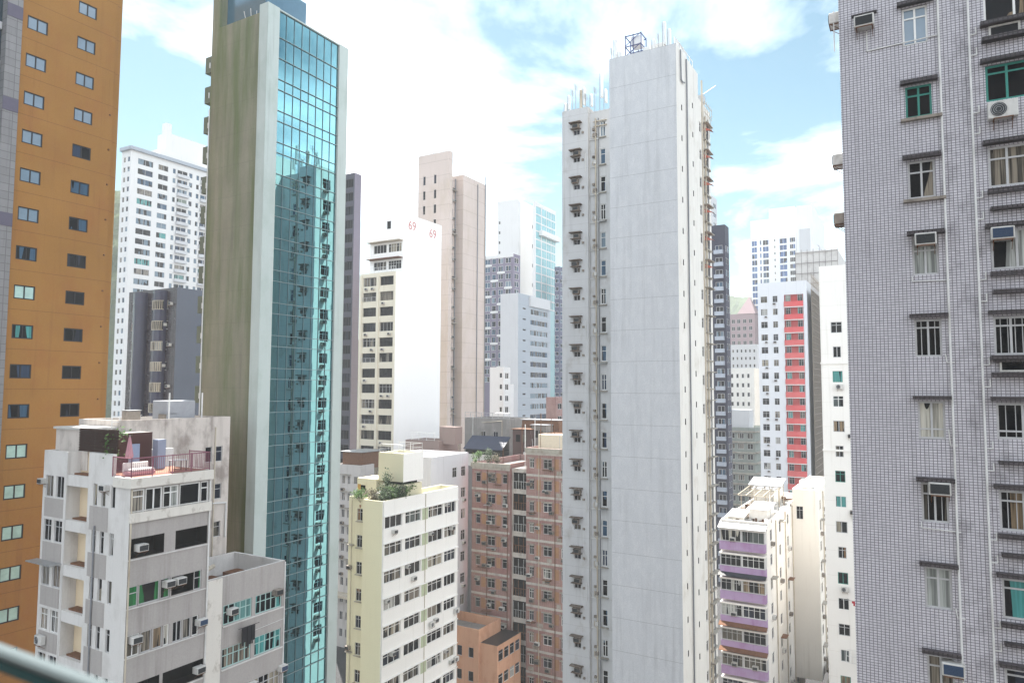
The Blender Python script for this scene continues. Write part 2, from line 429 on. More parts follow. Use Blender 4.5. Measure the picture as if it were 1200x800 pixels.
    def build(s):
        ms = []
        def mi(m):
            if m not in ms: ms.append(m)
            return ms.index(m)
        mb = MB()
        for f in ('-x', '-y', '+x', '+y'):
            m = s.mat.get(f, s.mat.get('*')) if isinstance(s.mat, dict) else s.mat
            k = mi(m); W = s.width(f); H = s.holes[f]
            A = sorted({0.0, W} | {round(q, 4) for h in H for q in h[:2]})
            Z = sorted({s.z0, s.z1} | {round(q, 4) for h in H for q in h[2:4]})
            for j in range(len(Z) - 1):
                zc = (Z[j] + Z[j + 1]) / 2
                run = None
                rowh = [h for h in H if h[2] < zc < h[3]]
                for i in range(len(A) - 1):
                    ac_ = (A[i] + A[i + 1]) / 2
                    solid = not any(h[0] < ac_ < h[1] for h in rowh)
                    if solid and run is None: run = A[i]
                    if not solid and run is not None:
                        mb.quad(s.P(f, run, Z[j]), s.P(f, A[i], Z[j]), s.P(f, A[i], Z[j + 1]), s.P(f, run, Z[j + 1]), k); run = None
                if run is not None:
                    mb.quad(s.P(f, run, Z[j]), s.P(f, W, Z[j]), s.P(f, W, Z[j + 1]), s.P(f, run, Z[j + 1]), k)
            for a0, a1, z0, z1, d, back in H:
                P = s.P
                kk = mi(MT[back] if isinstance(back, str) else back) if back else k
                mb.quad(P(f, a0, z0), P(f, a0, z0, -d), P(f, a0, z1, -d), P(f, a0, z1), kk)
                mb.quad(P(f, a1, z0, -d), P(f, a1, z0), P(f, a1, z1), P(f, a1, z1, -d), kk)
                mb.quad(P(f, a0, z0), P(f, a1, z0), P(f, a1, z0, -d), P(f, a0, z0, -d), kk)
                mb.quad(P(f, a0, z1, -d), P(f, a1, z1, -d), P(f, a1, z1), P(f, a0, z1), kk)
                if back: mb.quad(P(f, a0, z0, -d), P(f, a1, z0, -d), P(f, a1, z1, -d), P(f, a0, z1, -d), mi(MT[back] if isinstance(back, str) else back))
        m = s.mat.get('top', s.mat.get('*')) if isinstance(s.mat, dict) else s.mat
        k = mi(m); rk = mi(s.roof) if s.roof else k
        x0, x1, y0, y1, z1 = s.x0, s.x1, s.y0, s.y1, s.z1
        if s.ph > 0:
            t = s.pt; zr = z1 - s.ph
            o = [(x0, y0), (x1, y0), (x1, y1), (x0, y1)]; q = [(x0 + t, y0 + t), (x1 - t, y0 + t), (x1 - t, y1 - t), (x0 + t, y1 - t)]
            for i in range(4):
                j = (i + 1) % 4
                mb.quad((*o[i], z1), (*o[j], z1), (*q[j], z1), (*q[i], z1), k)
                mb.quad((*q[i], z1), (*q[j], z1), (*q[j], zr), (*q[i], zr), k)
            mb.quad(*[(*p, zr) for p in q], rk)
        else:
            mb.quad((x0, y0, z1), (x1, y0, z1), (x1, y1, z1), (x0, y1, z1), rk)
        s.obj = s.b.mesh(s.name, mb, ms)
        return s

def ac_meshes():
    def body(mt):
        mb = MB().box(-.33, .33, -.42, .12, 0, .42)
        return bevel_mesh(mb.mesh('air_conditioner', [MT[mt]]), 0.02)
    g = MB()
    g.box(-.28, .28, -.43, -.425, .05, .37)
    for k in range(7): g.box(-.28, .28, -.445, -.43, .065 + k * .045, .085 + k * .045)
    _mesh['ac'] = body('ac'); _mesh['ac_old'] = body('ac_old')
    _mesh['acg'] = g.mesh('grille', [MT['grille']]); _mesh['acg_blue'] = g.mesh('grille', [MT['grille_blue']])
    br = MB()
    for x in (-.27, .25):
        br.box(x, x + .03, -.40, 0, -.035, -.003); br.tube((x + .015, -.36, -.03), (x + .015, -.0, -.30), .012, 4)
    br.box(-.27, .28, -.43, -.40, -.035, -.003)
    _mesh['acb'] = br.mesh('bracket', [MT['rust']])
    b = bevel_mesh(MB().box(-.42, .42, -.36, -.04, 0, .58).mesh('condenser', [MT['ac']]), .02)
    f = MB()
    for k in range(24):
        t0, t1 = 2 * math.pi * k / 24, 2 * math.pi * (k + 1) / 24
        f.tri((-.12, -.365, .29), (-.12 + .235 * math.cos(t0), -.365, .29 + .235 * math.sin(t0)), (-.12 + .235 * math.cos(t1), -.365, .29 + .235 * math.sin(t1)))
    for rr in (.08, .14, .2, .235):
        for k in range(20):
            t0, t1 = 2 * math.pi * k / 20, 2 * math.pi * (k + 1) / 20
            f.tube((-.12 + rr * math.cos(t0), -.372, .29 + rr * math.sin(t0)), (-.12 + rr * math.cos(t1), -.372, .29 + rr * math.sin(t1)), .006, 3, 1)
    _mesh['con'] = b; _mesh['conf'] = f.mesh('fan_grille', [MT['grille'], MT['alu']])
ac_meshes()
def place_ac(s, f, a, z, d, old, blue, sc):
    o = s.place('air_conditioner', _mesh['ac_old' if old else 'ac'], f, a, z, d)
    g = link('grille', _mesh['acg_blue' if blue else 'acg'], o)
    link('bracket', _mesh['acb'], o)
    o.scale = (sc, sc, sc)
    return o
def condenser(s, f, a, z, d=0.0, sc=1.0):
    o = s.place('condenser_unit', _mesh['con'], f, a, z, d); link('fan_grille', _mesh['conf'], o); link('bracket', _mesh['acb'], o)
    o.scale = (sc, sc, sc)
    return o
def railing(b, pts, h, mat, post=1.2, bar=0.12, r=0.02, name='railing', mid=False):
    mb = MB()
    for p, q in zip(pts, pts[1:]):
        p, q = Vector(p), Vector(q); L = (q - p).length
        mb.tube(p + Vector((0, 0, h)), q + Vector((0, 0, h)), r * 1.5, 5); mb.tube(p + Vector((0, 0, .1)), q + Vector((0, 0, .1)), r, 4)
        if mid: mb.tube(p + Vector((0, 0, h * .5)), q + Vector((0, 0, h * .5)), r, 4)
        n = max(1, int(L / bar)) if bar else 0
        for k in range(n):
            c = p.lerp(q, k / n); mb.tube(c + Vector((0, 0, .1)), c + Vector((0, 0, h)), r * .55, 4)
        n = max(1, int(L / post))
        for k in range(n + 1):
            c = p.lerp(q, k / n); mb.tube(c, c + Vector((0, 0, h + .05)), r * 1.6, 5)
    return b.mesh(name, mb, mat)
def antenna(b, x, y, z, h, kind=0, mat=None):
    mat = mat or MT['metal']
    mb = MB().tube((x, y, z), (x, y, z + h), .035, 5)
    if kind == 0: mb.tube((x, y, z + .1), (x + .5, y, z + .0), .02, 4).tube((x, y, z + h * .5), (x + .5, y + .2, z), .02, 4)
    if kind == 2:
        for k in range(5): mb.tube((x - .5, y, z + h - .1 - k * .12), (x + .5, y, z + h - .1 - k * .12), .015, 4)
    o = b.mesh('antenna_mast', mb, mat)
    if kind in (0, 1):
        p = bevel_mesh(MB().box(x - .16, x + .16, y - .32, y - .12, z + h * .35, z + h * .98).mesh('panel_antenna', [MT['white']]), .04)
        p2 = link('panel_antenna', p, o)
    return o
def tank(name, label, x, y, z, sx, sy, sz, mat, cat='water tank'):
    t = thing(name, label, cat, (x, y, z))
    link('tank_body', bevel_mesh(MB().box(-sx / 2, sx / 2, -sy / 2, sy / 2, .12, sz).mesh('tank_body', [mat]), .05), t)
    mb = MB()
    for k in (-.35, .35): mb.box(-sx / 2, sx / 2, k * sy - .08, k * sy + .08, 0, .12)
    link('base', mb.mesh('base', [MT['roof']]), t)
    return t
def ztop(x, y, py):                                     # height that shows at photo row py above plan point (x, y)
    D = x * _h.x + y * _h.y
    k = (400 - py) / FOC
    return CAM_Z + D * (math.sin(PITCH) + k * math.cos(PITCH)) / (math.cos(PITCH) - k * math.sin(PITCH))
def far_box(corner, depth, left, right, py):
    """plan of a block from its nearest corner column, distance, its two outer columns and the row of its top"""
    c = at(corner, depth); x0, y0 = c.x, c.y
    return x0, xy(right, y0), y0, yx(left, x0), ztop(x0, y0, py)

# ------------------------------------------------------------------ ground, street, hills, haze
m_asphalt = wall('asphalt', (0.05, 0.05, 0.053), 0.2, 0.5, grain=0.5, rough=0.9)
m_pave = wall('pavement_slabs', (0.12, 0.115, 0.11), 0.3, 0.5, rough=0.9)
m_mark = plain('road_marking_paint', (0.72, 0.72, 0.70), 0.7, 0, 0.4, 2)
g = MB(); S = 3000
g.quad((-S, -S, 0), (S, -S, 0), (S, S, 0), (-S, S, 0))
structure(link('ground', g.mesh('ground', [m_asphalt])))
g = MB(); g.box(51.6, 60.0, -40, 260, .004, .008)
structure(link('road', g.mesh('road', [m_asphalt])))
g = MB(); g.box(-60, 51.55, 59.5, 69, .004, .008); g.box(60.05, 104, 59.5, 69.5, .004, .008)
structure(link('side_road', g.mesh('side_road', [m_asphalt])))
g = MB()
for k in range(60):
    y = -38 + k * 5
    g.box(55.7, 55.85, y, y + 2.4, .012, .014)
for x in (52.0, 59.5): g.box(x, x + .12, -40, 260, .012, .014)
for k in range(7): g.box(52.6 + k * .98, 53.1 + k * .98, 71.5, 75.5, .012, .014)
structure(link('road_marking', g.mesh('road_marking', [m_mark])))
g = MB(); g.box(50.2, 51.5, -40, 56, 0, .13); g.box(60.1, 60.85, 70, 260, 0, .13)
structure(link('pavement', g.mesh('pavement', [m_pave])))

n = NB('hill_forest'); n.pos()
f1 = n.noise(n._p, 0.12, 6, 0.7); f2 = n.noise(n._p, 0.6, 4, 0.7)
c = n.mix(n.mr(f1, 0.35, 0.68), (0.030, 0.055, 0.018), (0.075, 0.105, 0.035))
c = n.mix(n.mr(f2, 0.35, 0.7, 0, .6), c, (0.015, 0.03, 0.012))
n.bump(n.noise(n._p, 0.5, 6, 0.75), 1.0, 1.5)
m_forest = n.done(c, 0.9, 0, 0.1)
def hill(name, az0, az1, d0, d1, hfun, nu=150, nv=26, seed=0.0):
    mb = MB(); idx = {}
    vs = []
    for i in range(nu + 1):
        az = az0 + (az1 - az0) * i / nu
        for j in range(nv + 1):
            t = j / nv
            d = d0 + (d1 - d0) * t
            p = _h * math.cos(R(az)) + _r * math.sin(R(az)); p = p * d
            z = hfun(az) * math.sin(min(1, t * 1.15) * math.pi / 2) * (1 if t < .87 else 1 - (t - .87) * 1.2)
            z += 9 * mnoise.noise(Vector((p.x * .02, p.y * .02, seed))) * t + 3.2 * mnoise.noise(Vector((p.x * .11, p.y * .11, seed + 3))) + 2.2 * mnoise.noise(Vector((p.x * .33, p.y * .33, seed + 5)))
            vs.append((p.x, p.y, z))
    mb.v = vs
    for i in range(nu):
        for j in range(nv):
            a = i * (nv + 1) + j
            mb.f.append((a, a + nv + 1, a + nv + 2, a + 1)); mb.m.append(0)
    return structure(link(name, mb.mesh(name, [m_forest])))
hill('hill', -44, -8, 330, 470, lambda az: 118 + 34 * math.exp(-((az + 29) / 6) ** 2) - max(0, az + 26) * 3.2)
hill('far_hill', 8, 40, 800, 1050, lambda az: 178 - abs(az - 22) * 2.0, 120, 20, 9.0)
hz = MB().box(-900, 1500, -900, 1500, -1, 165).mesh('haze', [])
nm = bpy.data.materials.new('haze'); nm.use_nodes = True
for q in list(nm.node_tree.nodes):
    if q.type == 'BSDF_PRINCIPLED': nm.node_tree.nodes.remove(q)
pv = nm.node_tree.nodes.new('ShaderNodeVolumePrincipled')
pv.inputs['Color'].default_value = (0.93, 0.96, 1.0, 1)
pv.inputs['Density'].default_value = HAZE_DENSITY
pv.inputs['Anisotropy'].default_value = 0.0
nm.node_tree.links.new(pv.outputs[0], nm.node_tree.nodes['Material Output'].inputs['Volume'])
hz.materials.append(nm)
hzo = link('haze', hz); hzo["kind"] = "stuff"

# ------------------------------------------------------------------ grey tiled apartment tower, near, on the right of the street
m_tile = tile('grey_mosaic_tile', ((0.55, 0.535, 0.575), (0.48, 0.465, 0.505)), (0.135, 0.125, 0.145), 0.125, 0.092, 0.012, 0.22, streak=0.3, zone=-0.8)
m_tile_dirty = tile('soiled_mosaic_tile', ((0.085, 0.07, 0.08), (0.045, 0.04, 0.045)), (0.012, 0.01, 0.012), 0.135, 0.098, 0.02, 0.6, streak=0.8)
T = Bld('apartment_tower', 'tall grey mosaic-tiled apartment tower with white drain pipes and black soiled window ledges', 'apartment block', 28.4, -8)
t = T.block(28.4, 44, -9.0, 2.28, 0, 78, m_tile)
F = '-x'
def tz(py, px): return zx(px, py, 28.4)
rows = [(8, 52, 1056, 1087), (100, 137, 1060, 1092), (188, 232, 1063, 1096), (277, 322, 1068, 1100), (374, 418, 1071, 1104), (470, 514, 1075, 1108), (566, 612, 1079, 1112), (665, 713, 1083, 1116), (768, 812, 1086, 1119)]
sty = [dict(nx=2, tf=.28, pane='pane_sky', frame='white'), dict(nx=2, tf=.3, pane='pane_dark', frame='green_frame'), dict(nx=2, tf=.3, pane='pane_curtain'), dict(nx=2, tf=.36, pane='pane_pale'),
       dict(nx=2, tf=.22, pane='pane_dark', bars=4), dict(nx=2, tf=.74, pane='pane_pale'), dict(nx=2, tf=.28, pane='pane_dark', bars=4), dict(nx=2, tf=.27, pane='pane_pale'), dict(nx=2, tf=.3, pane='pane_curtain')]
for k, (p0, p1, q0, q1) in enumerate(rows):
    a0 = 2.28 - hit(q0 + 1, (p0 + p1) / 2, 0, 28.4).y; a1 = 2.28 - hit(q1, (p0 + p1) / 2, 0, 28.4).y
    z0, z1 = tz(p1, (q0 + q1) / 2), tz(p0, (q0 + q1) / 2)
    t.win(F, a0, a1, z0, z1, fw=.065, depth=.25, frame_y=.06, **sty[k])
    if k != 0 or True:
        t.box('window_hood', F, a0 - .14, a1 + .20, z1 + .06, z1 + .19, 0, .24, m_tile_dirty)
    if k in (1, 2):
        t.box('window_sill', F, a0 - .16, a1 + .3, z0 - .13, z0 - .03, 0, .16, 'ac_old')
    if k == 3: t.ac(F, a0 + .42, z1 - .34, -.12)
    if k == 6: t.ac(F, a0 + .55, z1 - .36, -.1)
    if k == 8: t.ac(F, a0 + .75, z1 - .52, -.1, blue=True)
    if k in (3, 6):
        t.pipe(F, [(a0 - .02, z0 - .02, .03), (a0 - .02, z0 - .2, .03), (a1 + .32, z0 - .24, .03)], .018)
    if k in (4, 5, 7):
        t.pipe(F, [(a1 + .08, z0 + .1 if k != 5 else z0 + .35, .03), (a1 + .12, z0 - .2, .03), (a1 + .34, z0 - .2, .03)], .018)
# air conditioner with its drain line at the top
a_ = 2.28 - hit(1013, 26, 0, 28.4).y
t.ac(F, a_, tz(36, 1013)); z_ = tz(38, 1013)
t.pipe(F, [(a_ + .06, z_, .03), (a_ + .06, z_ - .75, .03), (2.28 - hit(1099, 50, 0, 28.4).y, z_ - .70, .03)], .022)
t.box('ledge', F, a_ - .42, a_ + .42, z_ + .62, z_ + .66, 0, .2, m_tile_dirty)
for q0, q1 in ((1098, 1129), (1131, 1169)):
    ym = [hit(q0, 0, 0, 28.4), hit(q1, 800, 0, 28.4)]
    a = 2.28 - (ym[0].y + ym[1].y) / 2
    t.pipe(F, [(a, 0.3, .06), (a, 76, .06)], .035, n=8)
PA = 2.28 - (hit(1131, 0, 0, 28.4).y + hit(1169, 800, 0, 28.4).y) / 2
P1 = [(28, -40, 0), (120, 78, 1), (220, 173, 2), (316, 270, 3), (416, 371, 4), (514, 472, 5), (621, 574, 6), (724, 677, 7), (812, 782, 8)]
wst = [dict(nx=[.36, .68], tf=0, pane='pane_brown', frame='white'), dict(nx=[.25], tf=.22, pane='pane_dark', frame='green_frame'), dict(nx=[.22, .44, .5, .75], tf=.3, pane='pane_curtain'), dict(nx=[.3], tf=0, pane='pane_pale'),
       dict(nx=[.2, .43, .46, .75], tf=.24, pane='pane_dark', bars=12), dict(nx=[.3, .6], tf=.78, pane='pane_dark', bars=9), dict(nx=[.28, .6], tf=.26, pane='pane_brown', bars=10), dict(nx=[.34, .5, .8], tf=.24, pane='pane_teal'), dict(nx=[.3, .6], tf=.26, pane='pane_dark')]
for (pb, pt, k) in P1:
    qx = 1150 + (pb / 800) * 26 + 2
    a0 = 2.28 - hit(qx, pb, 0, 28.4).y; a1 = a0 + 2.4
    z0, z1 = tz(pb, qx), tz(pt, qx)
    if pt < 0: z1 = z0 + 1.3
    t.win(F, a0, a1, z0, z1, fw=.07, depth=.28, frame_y=.05, **wst[k])
    t.box('window_hood', F, a0 - .14, a0 + 2.6, z1 + .07, z1 + .2, 0, .26, m_tile_dirty)
    if k in (2, 3, 4, 6, 7): t.box('window_sill', F, a0 - .05, a0 + 1.3, z0 - .24, z0 - .08, 0, .2, m_tile_dirty)
    if k in (2, 3, 5, 6, 7): t.box('ledge', F, a0 - .0, a0 + 1.3, z0 - .82, z0 - .7, 0, .24, m_tile_dirty)
    t.pipe(F, [(PA + .03, z0 - .32, .04), (PA + .2, z0 - .32, .04), (PA + .2, z0 - .08, .04)], .02)
    t.pipe(F, [(PA + .03, z0 - 1.05, .04), (PA + .2, z0 - 1.05, .04), (PA + .2, z0 - .8, .04)], .02)
    if k in (0, 4):
        t.box('window_sill', F, a0 - .12, a0 + 1.25, z0 - .16, z0 - .02, 0, .28, m_tile_dirty)
        t.win(F, a0 + .12, a0 + 1.0, z0 - .56, z0 - .18, nx=1, tf=0, fw=.06, frame='ac', pane='pane_dark', depth=.2, frame_y=-.1, name='air_conditioner_sleeve')
        t.box('ledge', F, a0 - .1, a0 + 1.2, z0 - .72, z0 - .58, 0, .3, m_tile_dirty)
    if k == 1: condenser(t, F, a0 + .42, z0 - .72, .02, 1.0)
    if k == 3: t.ac(F, a0 + .32, z1 - .38, -.05, blue=True)
for k, (px, py) in enumerate(((978, 14), (980, 182), (982, 252))):
    z = ztop(29, 2.3, py + 6); t.ac('+y', t.width('+y') - 1.2, z, 0, old=(k == 2))
for zc in (62.5,):
    t.pipe('+y', [(t.width('+y') - .9, zc - 3.4, .25), (t.width('+y') - .9, zc - 1.8, .25)], .02)
t.build(); T.finish()

# ------------------------------------------------------------------ pale concrete pencil tower in the middle
m_conc = wall('pale_render', (0.58, 0.595, 0.615), 0.45, 0.12, dark=(0.22, 0.225, 0.235), streak_lo=0.5, lines=(2.82, 0.55, 0.035, 0.6), grain=0.35, bumpy=0.5, patch=((0.64, 0.65, 0.66), 1.6, 0.48, 0.6, 0.5))
m_conc_l = wall('stained_render', (0.55, 0.555, 0.565), 0.5, 0.18, patch=((0.30, 0.27, 0.24), 0.7, 0.55, 0.75, 0.6), lines=(2.82, 0.55, 0.025, 0.35))
m_cream = wall('cream_render', (0.72, 0.70, 0.66), 0.35, 0.14, patch=((0.42, 0.37, 0.30), 0.6, 0.56, 0.75, 0.5))
m_band_s = wall('soiled_render', (0.36, 0.34, 0.30), 0.8, 0.4, patch=((0.16, 0.12, 0.09), 1.0, 0.45, 0.7, 0.7))
m_hood = wall('rust_stained_slab', (0.17, 0.135, 0.11), 0.7, 0.4, patch=((0.07, 0.045, 0.035), 1.5, 0.45, 0.65, 0.8))
C = Bld('apartment_tower', 'tall slender pale concrete apartment tower with blank wall panels and phone antennas on its roof', 'apartment block', 60.1, 18.0)
x0 = 60.1; yR = 18.0; yL = yx(716, x0)
zt = ztop(x0, yR, 50)
main = C.block(x0, 67.2, yR, yL, 0, zt, {'-x': m_conc, '*': m_cream, 'top': m_conc}, parapet=.9, roof=MT['roof'])
xw = 64.3; yW0 = yx(690, xw); yW1 = yx(659, xw)
zw = ztop(xw, yW1, 131)
wing = C.block(xw, 73.6, yW0, yW1, 0, zw, {'-x': m_conc_l, '+y': m_cream, '*': m_conc_l}, parapet=.6, roof=MT['roof'])  # +y wall coloured lighter so it looks lit in the mirror glass
rec = C.block(64.7, 73.55, yL + .003, yW0 - .003, 0, zw - .5, m_conc_l, roof=MT['roof'])
rear = C.block(67.2 + .003, 73.6, yR + .5, yL, 0, ztop(70, 18.5, 118), {'*': m_cream}, parapet=.5, roof=MT['roof'])
zf = zw - 2.2
nfl = 21
for k in range(nfl):
    z = zf - k * 2.82
    # wing: small opening, air conditioner on a bracket and a slab hood
    a = wing.a('-x', 677)
    wing.win('-x', a - .42, a + .30, z - .55, z - .02, nx=2, tf=0, fw=.05, pane='pane_dark')
    wing.box('window_hood', '-x', a - .72, a + .55, z + .62, z + .72, 0, .55, m_hood)
    wing.ac('-x', a - .05 + .12 * math.sin(k * 2.1), z + .08, 0, old=True)
    if k % 4 != 2: wing.box('bracket_slab', '-x', a - .6, a + .45, z + .0, z + .06, .0, .5, m_hood)
    wing.box('vent_hood', '-x', a + .55, a + .75, z - .5, z - .3, .002, .15, 'ac_old')
    # recess: blue white windows, vents
    a = rec.a('-x', 707.5)
    pan = 'pane_blue' if k != 7 else 'pane_dark'
    rec.win('-x', a - .26, a + .30, z - 1.0, z + .55, nx=1 if k % 3 else 2, tf=.35, frame='white', pane=pan, fw=.06)
    if k % 5 == 3: rec.box('laundry_rack', '-x', a - .3, a + .35, z - 1.25, z - 1.2, 0, .4, 'metal')
    rec.box('window_sill', '-x', a - .38, a + .4, z - 1.16, z - 1.06, 0, .18, m_band_s)
    a = rec.a('-x', 697)
    rec.box('vent_hood', '-x', a - .1, a + .12, z - .3, z - .08, 0, .22, 'ac_old')
    rec.pipe('-x', [(rec.a('-x', 692), z - 1.25, .14), (rec.a('-x', 703), z - 1.25, .14)], .035, 'pipe_white')
    rec.box('pipe_box', '-x', rec.a('-x', 699) - .12, rec.a('-x', 699) + .16, z - .95, z - .62, .002, .28, 'ac' if k % 2 else 'ac_old')
    if k % 3 == 1: wing.pipe('-x', [(wing.width('-x') - .25, z + .2, .08), (wing.width('-x') - .25, z - 1.6, .08)], .03, 'pipe_white')
    # the narrow street face
    for px, dz in ((803, -.9), (816, .55)):
        a = main.a('-y', px)
        main.win('-y', a - .16, a + .16, z + dz - .3, z + dz + .25, nx=1, tf=0, fw=.03, frame='black', pane='pane_dark', depth=.08, frame_y=.02, name='small_window')
    a = rear.width('-y')
    rear.win('-y', a - 2.7, a - .9, z - .75, z + .75, nx=3, tf=.3, frame='white', pane='pane')
    rear.box('window_hood', '-y', a - 2.9, a - .7, z + .8, z + .88, 0, .5, m_band_s)
    rear.box('window_sill', '-y', a - 2.9, a - .7, z - .95, z - .8, 0, .25, m_band_s)
    rear.win('-y', a - 4.2, a - 3.5, z - .5, z + .5, nx=1, tf=.3, pane='pane_dark')
    if k < 6:
        mb = MB(); p = rear.P('-y', a - 2.6, z + .1, 0)
        mb.quad(p + Vector((0, 0, .35)), p + Vector((0, -.8, -.1)), p + Vector((.95, -.8, -.1)), p + Vector((.95, 0, .35)))
        mb.tri(p + Vector((0, 0, .35)), p + Vector((0, 0, -.1)), p + Vector((0, -.8, -.1)))
        if k % 1 == 0: pass
        if 'awn' not in MT: MT['awn'] = plain('faded_red_awning', (0.50, 0.16, 0.12), 0.7, 0, .3, 2)
        C.mesh('awning', mb, MT['awn'])
    # far side, seen mirrored in the glass tower
    W = wing.width('+y')
    for da in (1.2, 3.4, 6.2):
        wing.win('+y', W - da - 1.4, W - da, z - .6, z + .7, nx=2, tf=.3, pane='pane_dark')
    wing.ac('+y', W - 1.6, z - 1.15, 0, old=True)
    wing.ac('+y', W - 3.8, z - 1.15, 0)
for px, r_, mt, dx in ((691.5, .09, 'pipe_white', .12), (700, .07, 'pipe_cream', .2), (703, .05, 'pipe_grey', .1)):
    a = rec.a('-x', px); rec.pipe('-x', [(a, .5, dx), (a, zw - 1.3, dx)], r_, mt)
    if px == 700:
        for k in range(nfl): rec.pipe('-x', [(a, zf - k * 2.82 - 1.3, .2), (a - .35, zf - k * 2.82 - 1.0, .2), (a - .35, zf - k * 2.82 - .6, .05)], .04, mt)
rec.pipe('-x', [(rec.a('-x', 697), zw - 1.6, .1), (rec.a('-x', 713), zw - 1.6, .1)], .06, 'pipe_cream')
rec.pipe('-x', [(rec.a('-x', 697), zw - 2.1, .1), (rec.a('-x', 713), zw - 2.1, .1)], .06, 'pipe_cream')
for px, r_, mt in ((808, .07, 'pipe_grey'), (826, .08, 'pipe_cream')):
    a = main.a('-y', px)
    main.pipe('-y', [(a, .5, .12), (a, zt - 2.0, .12), (a, zt - .3, .1)], r_, mt)
for px, r_, mt in ((829, .09, 'pipe_cream'), (832, .06, 'pipe_grey')):
    a = rear.a('-y', px); rear.pipe('-y', [(a, .5, .15), (a, zf + 1.5, .15)], r_, mt)
main.pipe('-y', [(1.0, zt - .2, .12), (1.1, zt - 2.9, .12), (1.5, zt - 3.0, .12), (2.2, zt - 2.8, .12)], .07, 'pipe_grey')
for b in (main, wing, rec, rear): b.build()
# roof: phone antennas, lattice frame with cooling units, dishes
for px, h, kd in ((719, 2.2, 2), (722, 2.9, 0), (727, 1.6, 1), (768, 2.0, 1), (776, 2.4, 2), (781, 3.4, 1), (787, 2.6, 1)):
    y = yx(px, x0 + .5); antenna(C, x0 + .45, y, zt - .9, h, kd)
mb = MB(); ya, yb = yx(738, x0 + 1.5), yx(757, x0 + 1.5)
for z in (0, .9, 1.9, 2.9):
    for (p, q) in (((0, ya), (0, yb)), ((0, yb), (1.4, yb)), ((1.4, yb), (1.4, ya)), ((1.4, ya), (0, ya))):
        mb.tube((x0 + 1 + p[0], p[1], zt - .6 + z), (x0 + 1 + q[0], q[1], zt - .6 + z), .05, 4)
for dx in (0, 1.4):
    for y in (ya, (ya + yb) / 2, yb): mb.tube((x0 + 1 + dx, y, zt - .9), (x0 + 1 + dx, y, zt + 2.4), .05, 4)
    for k in range(3):
        mb.tube((x0 + 1 + dx, ya, zt - .6 + k), (x0 + 1 + dx, yb, zt + .4 + k), .035, 4)
m_bluel = plain('blue_painted_steel', (0.06, 0.08, 0.20), .5)
o = C.mesh('lattice_frame', mb, m_bluel)
mb = MB(); mb.box(x0 + 1.15, x0 + 2.2, yb + .15, ya - .5, zt + 1.35, zt + 2.2); mb.box(x0 + 1.1, x0 + 1.9, yb - .8, yb - .15, zt - .5, zt + .9)
C.mesh('equipment_cabinet', mb, MT['white'])
mb = MB(); mb.box(x0 + .8, x0 + 1.9, yb - 2.2, yb - 1.0, zt - .9, zt + .8)
C.mesh('equipment_cabinet', mb, MT['white'])
mb = MB()
for k in range(6):
    xx = x0 + 1 + k * 1.05
    mb.tube((xx, yR + .25, zt - .1), (xx, yR + .25, zt + 1.0), .035, 4)
mb.tube((x0 + 1, yR + .25, zt + .9), (x0 + 6.3, yR + .25, zt + .9), .035, 4)
mb.box(x0 + .6, x0 + 4.2, yR + .3, yR + .36, zt - .1, zt + .95)
C.mesh('roof_screen', mb, MT['white'])
for px, h, kd in ((662, 1.6, 1), (666, 2.4, 0), (672, 2.9, 2), (676, 3.4, 2), (684, 2.9, 1), (688, 2.2, 2), (693, 2.0, 0), (699, 2.7, 2), (705, 4.0, 1), (710, 2.2, 0)):
    y = yx(px, xw + .6); antenna(C, xw + .5, y, zw - .6, h, kd)
mb = MB(); y = yx(682, xw + .5)
mb.box(xw + .3, xw + .55, y - .12, y + .12, zw - .5, zw + 2.1)
me = mb.mesh('panel_antenna', [MT['pipe_cream']]); o = C.part('panel_antenna', bevel_mesh(me, .05))
mb = MB(); x_, y_ = 71.5, yR + .8; z_ = ztop(70, 18.5, 118)
mb.tube((x_, y_, z_ - .5), (x_, y_, z_ + 2.2), .05, 5); mb.tube((x_, y_, z_ + 1.2), (x_ + 2.0, y_ - 1.0, z_ + 2.8), .04, 4); mb.box(x_ - .5, x_ + .4, y_ - .3, y_ + .3, z_ + .3, z_ + 1.1)
C.mesh('antenna_mast', mb, MT['metal'])
mb = MB(); mb.tube((73.2, yR + .8, z_ - .6), (73.2, yR + .1, z_ - .6), .03, 4)
for k in range(5):
    mb.tube((70.2 + k * .7, yR + .45, z_ - 3), (70.2 + k * .7, yR + .1, z_ + .2), .025, 4)
for k in range(3): mb.tube((70.2, yR + .2, z_ - 2 + k), (73.2, yR + .2, z_ - 2 + k), .03, 4)
C.mesh('window_cage', mb, MT['pipe_cream'])
C.finish()

# ------------------------------------------------------------------ green glass office tower
m_green = wall('algae_stained_concrete', (0.275, 0.27, 0.205), 0.4, 0.5, patch=((0.095, 0.145, 0.05), 0.75, 0.42, 0.66, 0.75), pv=0.10, grain=0.3, lines=(2.85, .4, .05, .18), streak_lo=.48)
m_fin = wall('pale_green_fin', (0.47, 0.53, 0.51), 0.4, 0.15, patch=((0.33, 0.40, 0.36), 0.4, 0.5, 0.7, 0.5))
n = NB('teal_mirror_glass'); n.pos()
m_curtain = n.done((0.17, 0.365, 0.41), 0.015, 1.0, 0.5)
m_mull = plain('pale_mullion', (0.25, 0.33, 0.34), .4, .2, .1)
m_mull_d = plain('slim_dark_mullion', (0.16, 0.24, 0.26), .4, .2, .1)
G = Bld('office_tower', 'tall office tower with a teal mirror glass front and a blank mossy green side wall', 'office tower', 41.1, 48.45)
gx0, gx1, gy0 = 41.1, 51.1, 48.45
gy1 = yx(235, gx0 + .4)
gz = ztop(gx0, gy0, 3)
ub, ue = 42.4, 49.9
body = G.block(gx0 + .4, gx1 - .05, gy0 + .45, gy1, 0, gz - .4, {'-x': m_green, '*': m_fin}, parapet=.8, roof=MT['roof'])
